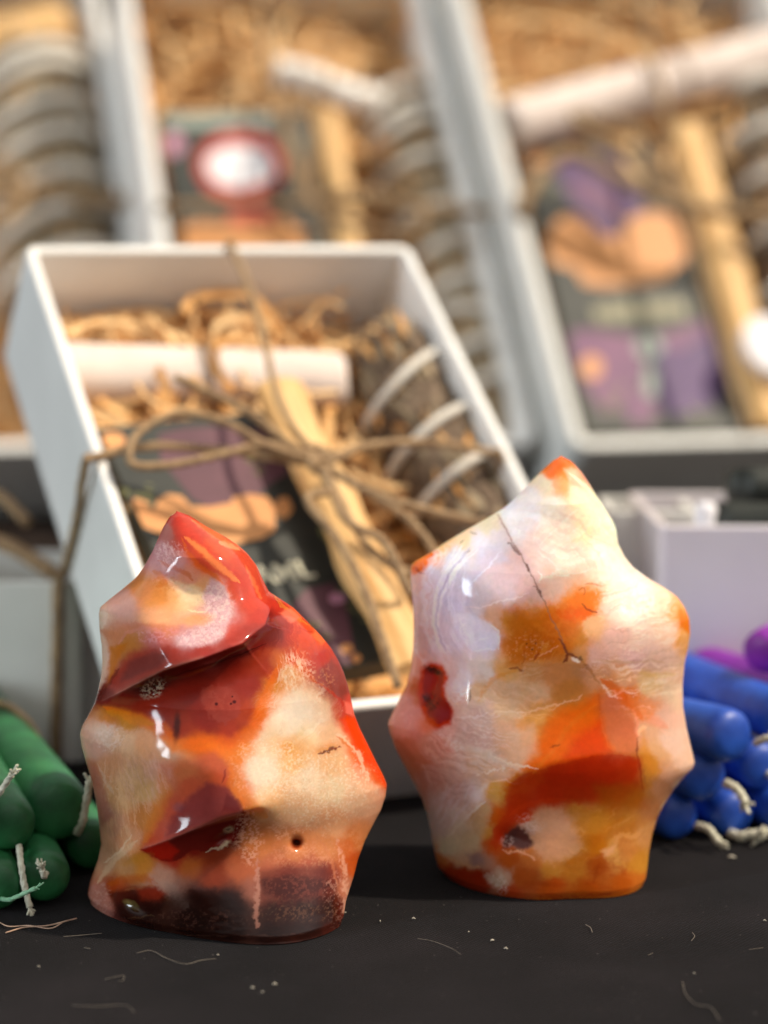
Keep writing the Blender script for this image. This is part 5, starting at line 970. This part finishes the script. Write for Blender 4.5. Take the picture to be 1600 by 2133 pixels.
candle(22, 1722, 2.0, .70, (-.34, 1, .02), 'green', 'green candle whose twisted wick hangs down to the cloth', [(40, 1762), (44, 1800), (50, 1840), (62, 1890)], gg, .10, fray=8, seed=2, wf=-.45)
candle(97, 1832, .74, .66, (-.30, 1, 0), 'green', 'small green candle end with a frayed flattened wick, lowest on the cloth', [(98, 1815), (92, 1826), (88, 1812)], gg, .09, fray=16, seed=3, wf=-.1)
candle(-6, 1848, .72, .68, (-.30, 1, 0), 'green', 'green candle cut by the left edge with a waxed green wick', [(2, 1872), (20, 1874), (44, 1864), (74, 1850)], gg, .07, 'gwick', fray=4, seed=4, wf=-.5)
candle(196, 1765, .74, .70, (-.34, 1, 0), 'green', 'green candle half hidden in shadow behind the left stone', None, gg)
candle(-66, 1702, 3.0, .74, (-.30, 1, 0), 'green', 'green candle outside the left edge with only its frayed wick showing', [(-20, 1672), (-4, 1655), (12, 1632), (24, 1614)], gg, .09, fray=8, seed=5)
gb = 'blue candles heaped beside the right stone'
bd = (-.34, 1, 0)
candle(1416, 1706, .68, .66, (-.32, 1, 0), 'blue', 'lowest left blue candle end next to the right stone', [(1452, 1720), (1474, 1726), (1490, 1745), (1500, 1765)], gb, .13, fray=10, seed=6)
candle(1534, 1700, .68, .66, bd, 'blue', 'low blue candle end with a broad frayed white wick', [(1520, 1735), (1540, 1742), (1562, 1738), (1584, 1736)], gb, .16, fray=14, seed=7)
candle(1474, 1622, 1.9, .72, (-.4, 1, 0), 'blue', 'middle blue candle with a white wick bent to the lower right', [(1512, 1632), (1530, 1640), (1544, 1656), (1552, 1672)], gb, .15, fray=10, seed=8)
candle(1592, 1600, 1.9, .70, bd, 'blue', 'blue candle in the middle row cut by the right edge', [(1600, 1612), (1612, 1618), (1622, 1622)], gb, .13, fray=6, seed=9)
candle(1532, 1535, 3.15, .76, (-.60, 1, -.06), 'blue', 'large topmost blue candle leaning away behind the right stone', [(1574, 1548), (1590, 1540), (1606, 1536)], gb, .12, fray=8, seed=10)
candle(1650, 1700, .68, .66, bd, 'blue', 'low blue candle just outside the right edge of the photo', [(1620, 1730), (1600, 1735), (1580, 1748)], gb, .12, fray=8, seed=11)
candle(1640, 1500, 3.15, .74, bd, 'blue', 'upper blue candle with its tip outside the right edge', None, gb)
gp = 'purple candles behind the blue ones'
candle(1700, 1470, 3.0, .85, (-.52, 1, .0), 'purple', 'purple candle lying across the top of the blue candles', None, gp, length=9)
candle(1580, 1362, 4.6, .66, (.8, 1, .12), 'purple', 'purple candle end pointing at us above the blue candles', None, gp, length=8)
hz2 = a_[2]
for k, (x, dy, dz, l, mt) in enumerate([(10.2, 1.2, .3, 4, 'pdark'), (13.6, 2.2, .35, 5, 'pdark'), (11.0, 2.8, 1.2, 5, 'pdark'), (15.0, 3.6, 1.3, 5, 'pdark')]):
    P = np.array([x, yR + dy + .4, hz2 - .3 + dz]); e = empty('candle', axisM(P, (1, .12 * (k - 2), 0))); tag(e, ['short dark candle lying at the front of the plastic tub', 'dark candle lying in the plastic tub at the right edge', 'dark candle on top of the pile in the plastic tub', 'uppermost dark candle in the plastic tub at the right edge', 'dim purple candle lying in the shade above the small grey box'][k], 'candle', 'dark candles heaped in the plastic tub')
    V, F = candle_geo(l, .62); mk('wax_body', V, F, M_[mt], e)
# brown band round the green bundle
Pb = [at_y(-30, 1462, 62), at_y(15, 1470, 62), at_y(55, 1500, 61.5), at_y(80, 1540, 61)]; V, F = tube(spline([p - Pb[0] for p in Pb], 24), .11, 8); o = mk('candle_tie', V, F, M_['twine'], None, T(*Pb[0])); tag(o, 'tan cord tied round the bundle of green candles', 'cord')

# ------------------------------------------------------------------ lint, straw and crumbs on the cloth
def thread(P, r, name, mat, label, cat, group=None, n=20, lift=.01):
    r = r * .7
    Q = [at_z(x, y, lift + r + (rng.uniform(0, .05))) for x, y in P]; c = Q[0].copy(); V, F = tube(spline([q - c for q in Q], n), r, 6); o = mk(name, V, F, M_[mat], None, T(*c)); return tag(o, label, cat, group)
thread([(12, 1943), (50, 1932), (100, 1928), (140, 1918), (160, 1913)], .028, 'straw', 'straw', 'dry brown straw lying in front of the green candles', 'straw')
thread([(0, 1922), (20, 1930), (60, 1928), (104, 1934), (130, 1922)], .022, 'straw', 'straw', 'thin forked straw touching the left edge of the photo', 'straw')
thread([(132, 1951), (170, 1948), (212, 1944)], .012, 'lint_thread', 'lint', 'short straight pale thread left of the red stone foot', 'thread', 'lint threads on the black cloth')
lg = 'lint threads on the black cloth'
thread([(285, 1985), (315, 1980), (345, 1995), (385, 2008), (420, 2000), (450, 1997)], .010, 'lint_thread', 'lint', 'long wavy pale thread in front of the red stone', 'thread', lg)
thread([(218, 2040), (240, 2035), (258, 2032), (256, 2042), (246, 2044)], .009, 'lint_thread', 'lint', 'small hooked pale thread at the lower left', 'thread', lg)
thread([(150, 2094), (200, 2096), (260, 2094), (280, 2108)], .009, 'lint_thread', 'lint', 'long faint thread near the lower left corner', 'thread', lg)
thread([(1422, 2045), (1428, 2070), (1450, 2092), (1480, 2098), (1500, 2125)], .011, 'lint_thread', 'lint', 'long curling pale thread near the lower right corner', 'thread', lg)
thread([(1442, 1942), (1447, 1950), (1440, 1960)], .010, 'lint_thread', 'lint', 'tiny curled thread below the right edge of the pale stone', 'thread', lg)
thread([(1220, 1926), (1230, 1932), (1234, 1942)], .013, 'lint_thread', 'lint', 'small curved pale thread in front of the pale stone', 'thread', lg)
thread([(870, 1955), (900, 1960), (940, 1975), (960, 1988)], .007, 'lint_thread', 'lint', 'faint drooping thread between the two stones', 'thread', lg)
thread([(1350, 1990), (1360, 1985)], .008, 'lint_thread', 'lint', 'tiny straight thread right of the pale crumbs', 'thread', lg, 6)
thread([(175, 1974), (188, 1976)], .010, 'lint_thread', 'lint', 'tiny pale thread below the straw on the left', 'thread', lg, 6)
thread([(1560, 1978), (1590, 1974)], .008, 'lint_thread', 'lint', 'short faint thread at the right edge of the cloth', 'thread', lg, 6)
for k, (x, y, a, b, lab) in enumerate([(1022, 1960, .07, 30, 'left crumb of the pale pair in front of the gap between the stones'), (1050, 1976, .06, -10, 'right crumb of the pale pair in front of the gap between the stones'), (522, 2058, .06, 0, 'left pale crumb below the red stone'), (568, 2051, .07, 20, 'right pale crumb below the red stone'), (546, 2068, .04, 60, 'smallest pale crumb between two others below the red stone'), (858, 1914, .06, 10, 'pale crumb at the left foot of the milky stone'), (792, 1920, .045, 80, 'pale speck just right of the red stone foot'), (452, 1990, .04, 30, 'speck at the end of the long wavy thread'), (1516, 1786, .14, 0, 'large cream crumb in front of the blue candles'), (1444, 2028, .035, 0, 'tiny speck above the curling thread'), (78, 2014, .04, 0, 'tiny speck at the lower left of the cloth'), (975, 1942, .035, 40, 'tiny dark speck above the pale pair of crumbs'), (1590, 1918, .05, 0, 'speck at the right edge of the cloth'), (718, 1902, .04, 40, 'speck touching the right corner of the red stone')]):
    a *= .75; P = at_z(x, y, .04); V, F = tube([(0, 0, 0), (a * .3, 0, .01), (a, .01, .02), (a * 1.7, 0, 0), (a * 2, 0, 0)], [a * .15, a * .4, a * .45, a * .35, a * .1], 7); o = mk('crumb', V, F, M_['crumb'], None, T(*P, b)); tag(o, lab, 'crumb', 'pale crumbs on the black cloth')
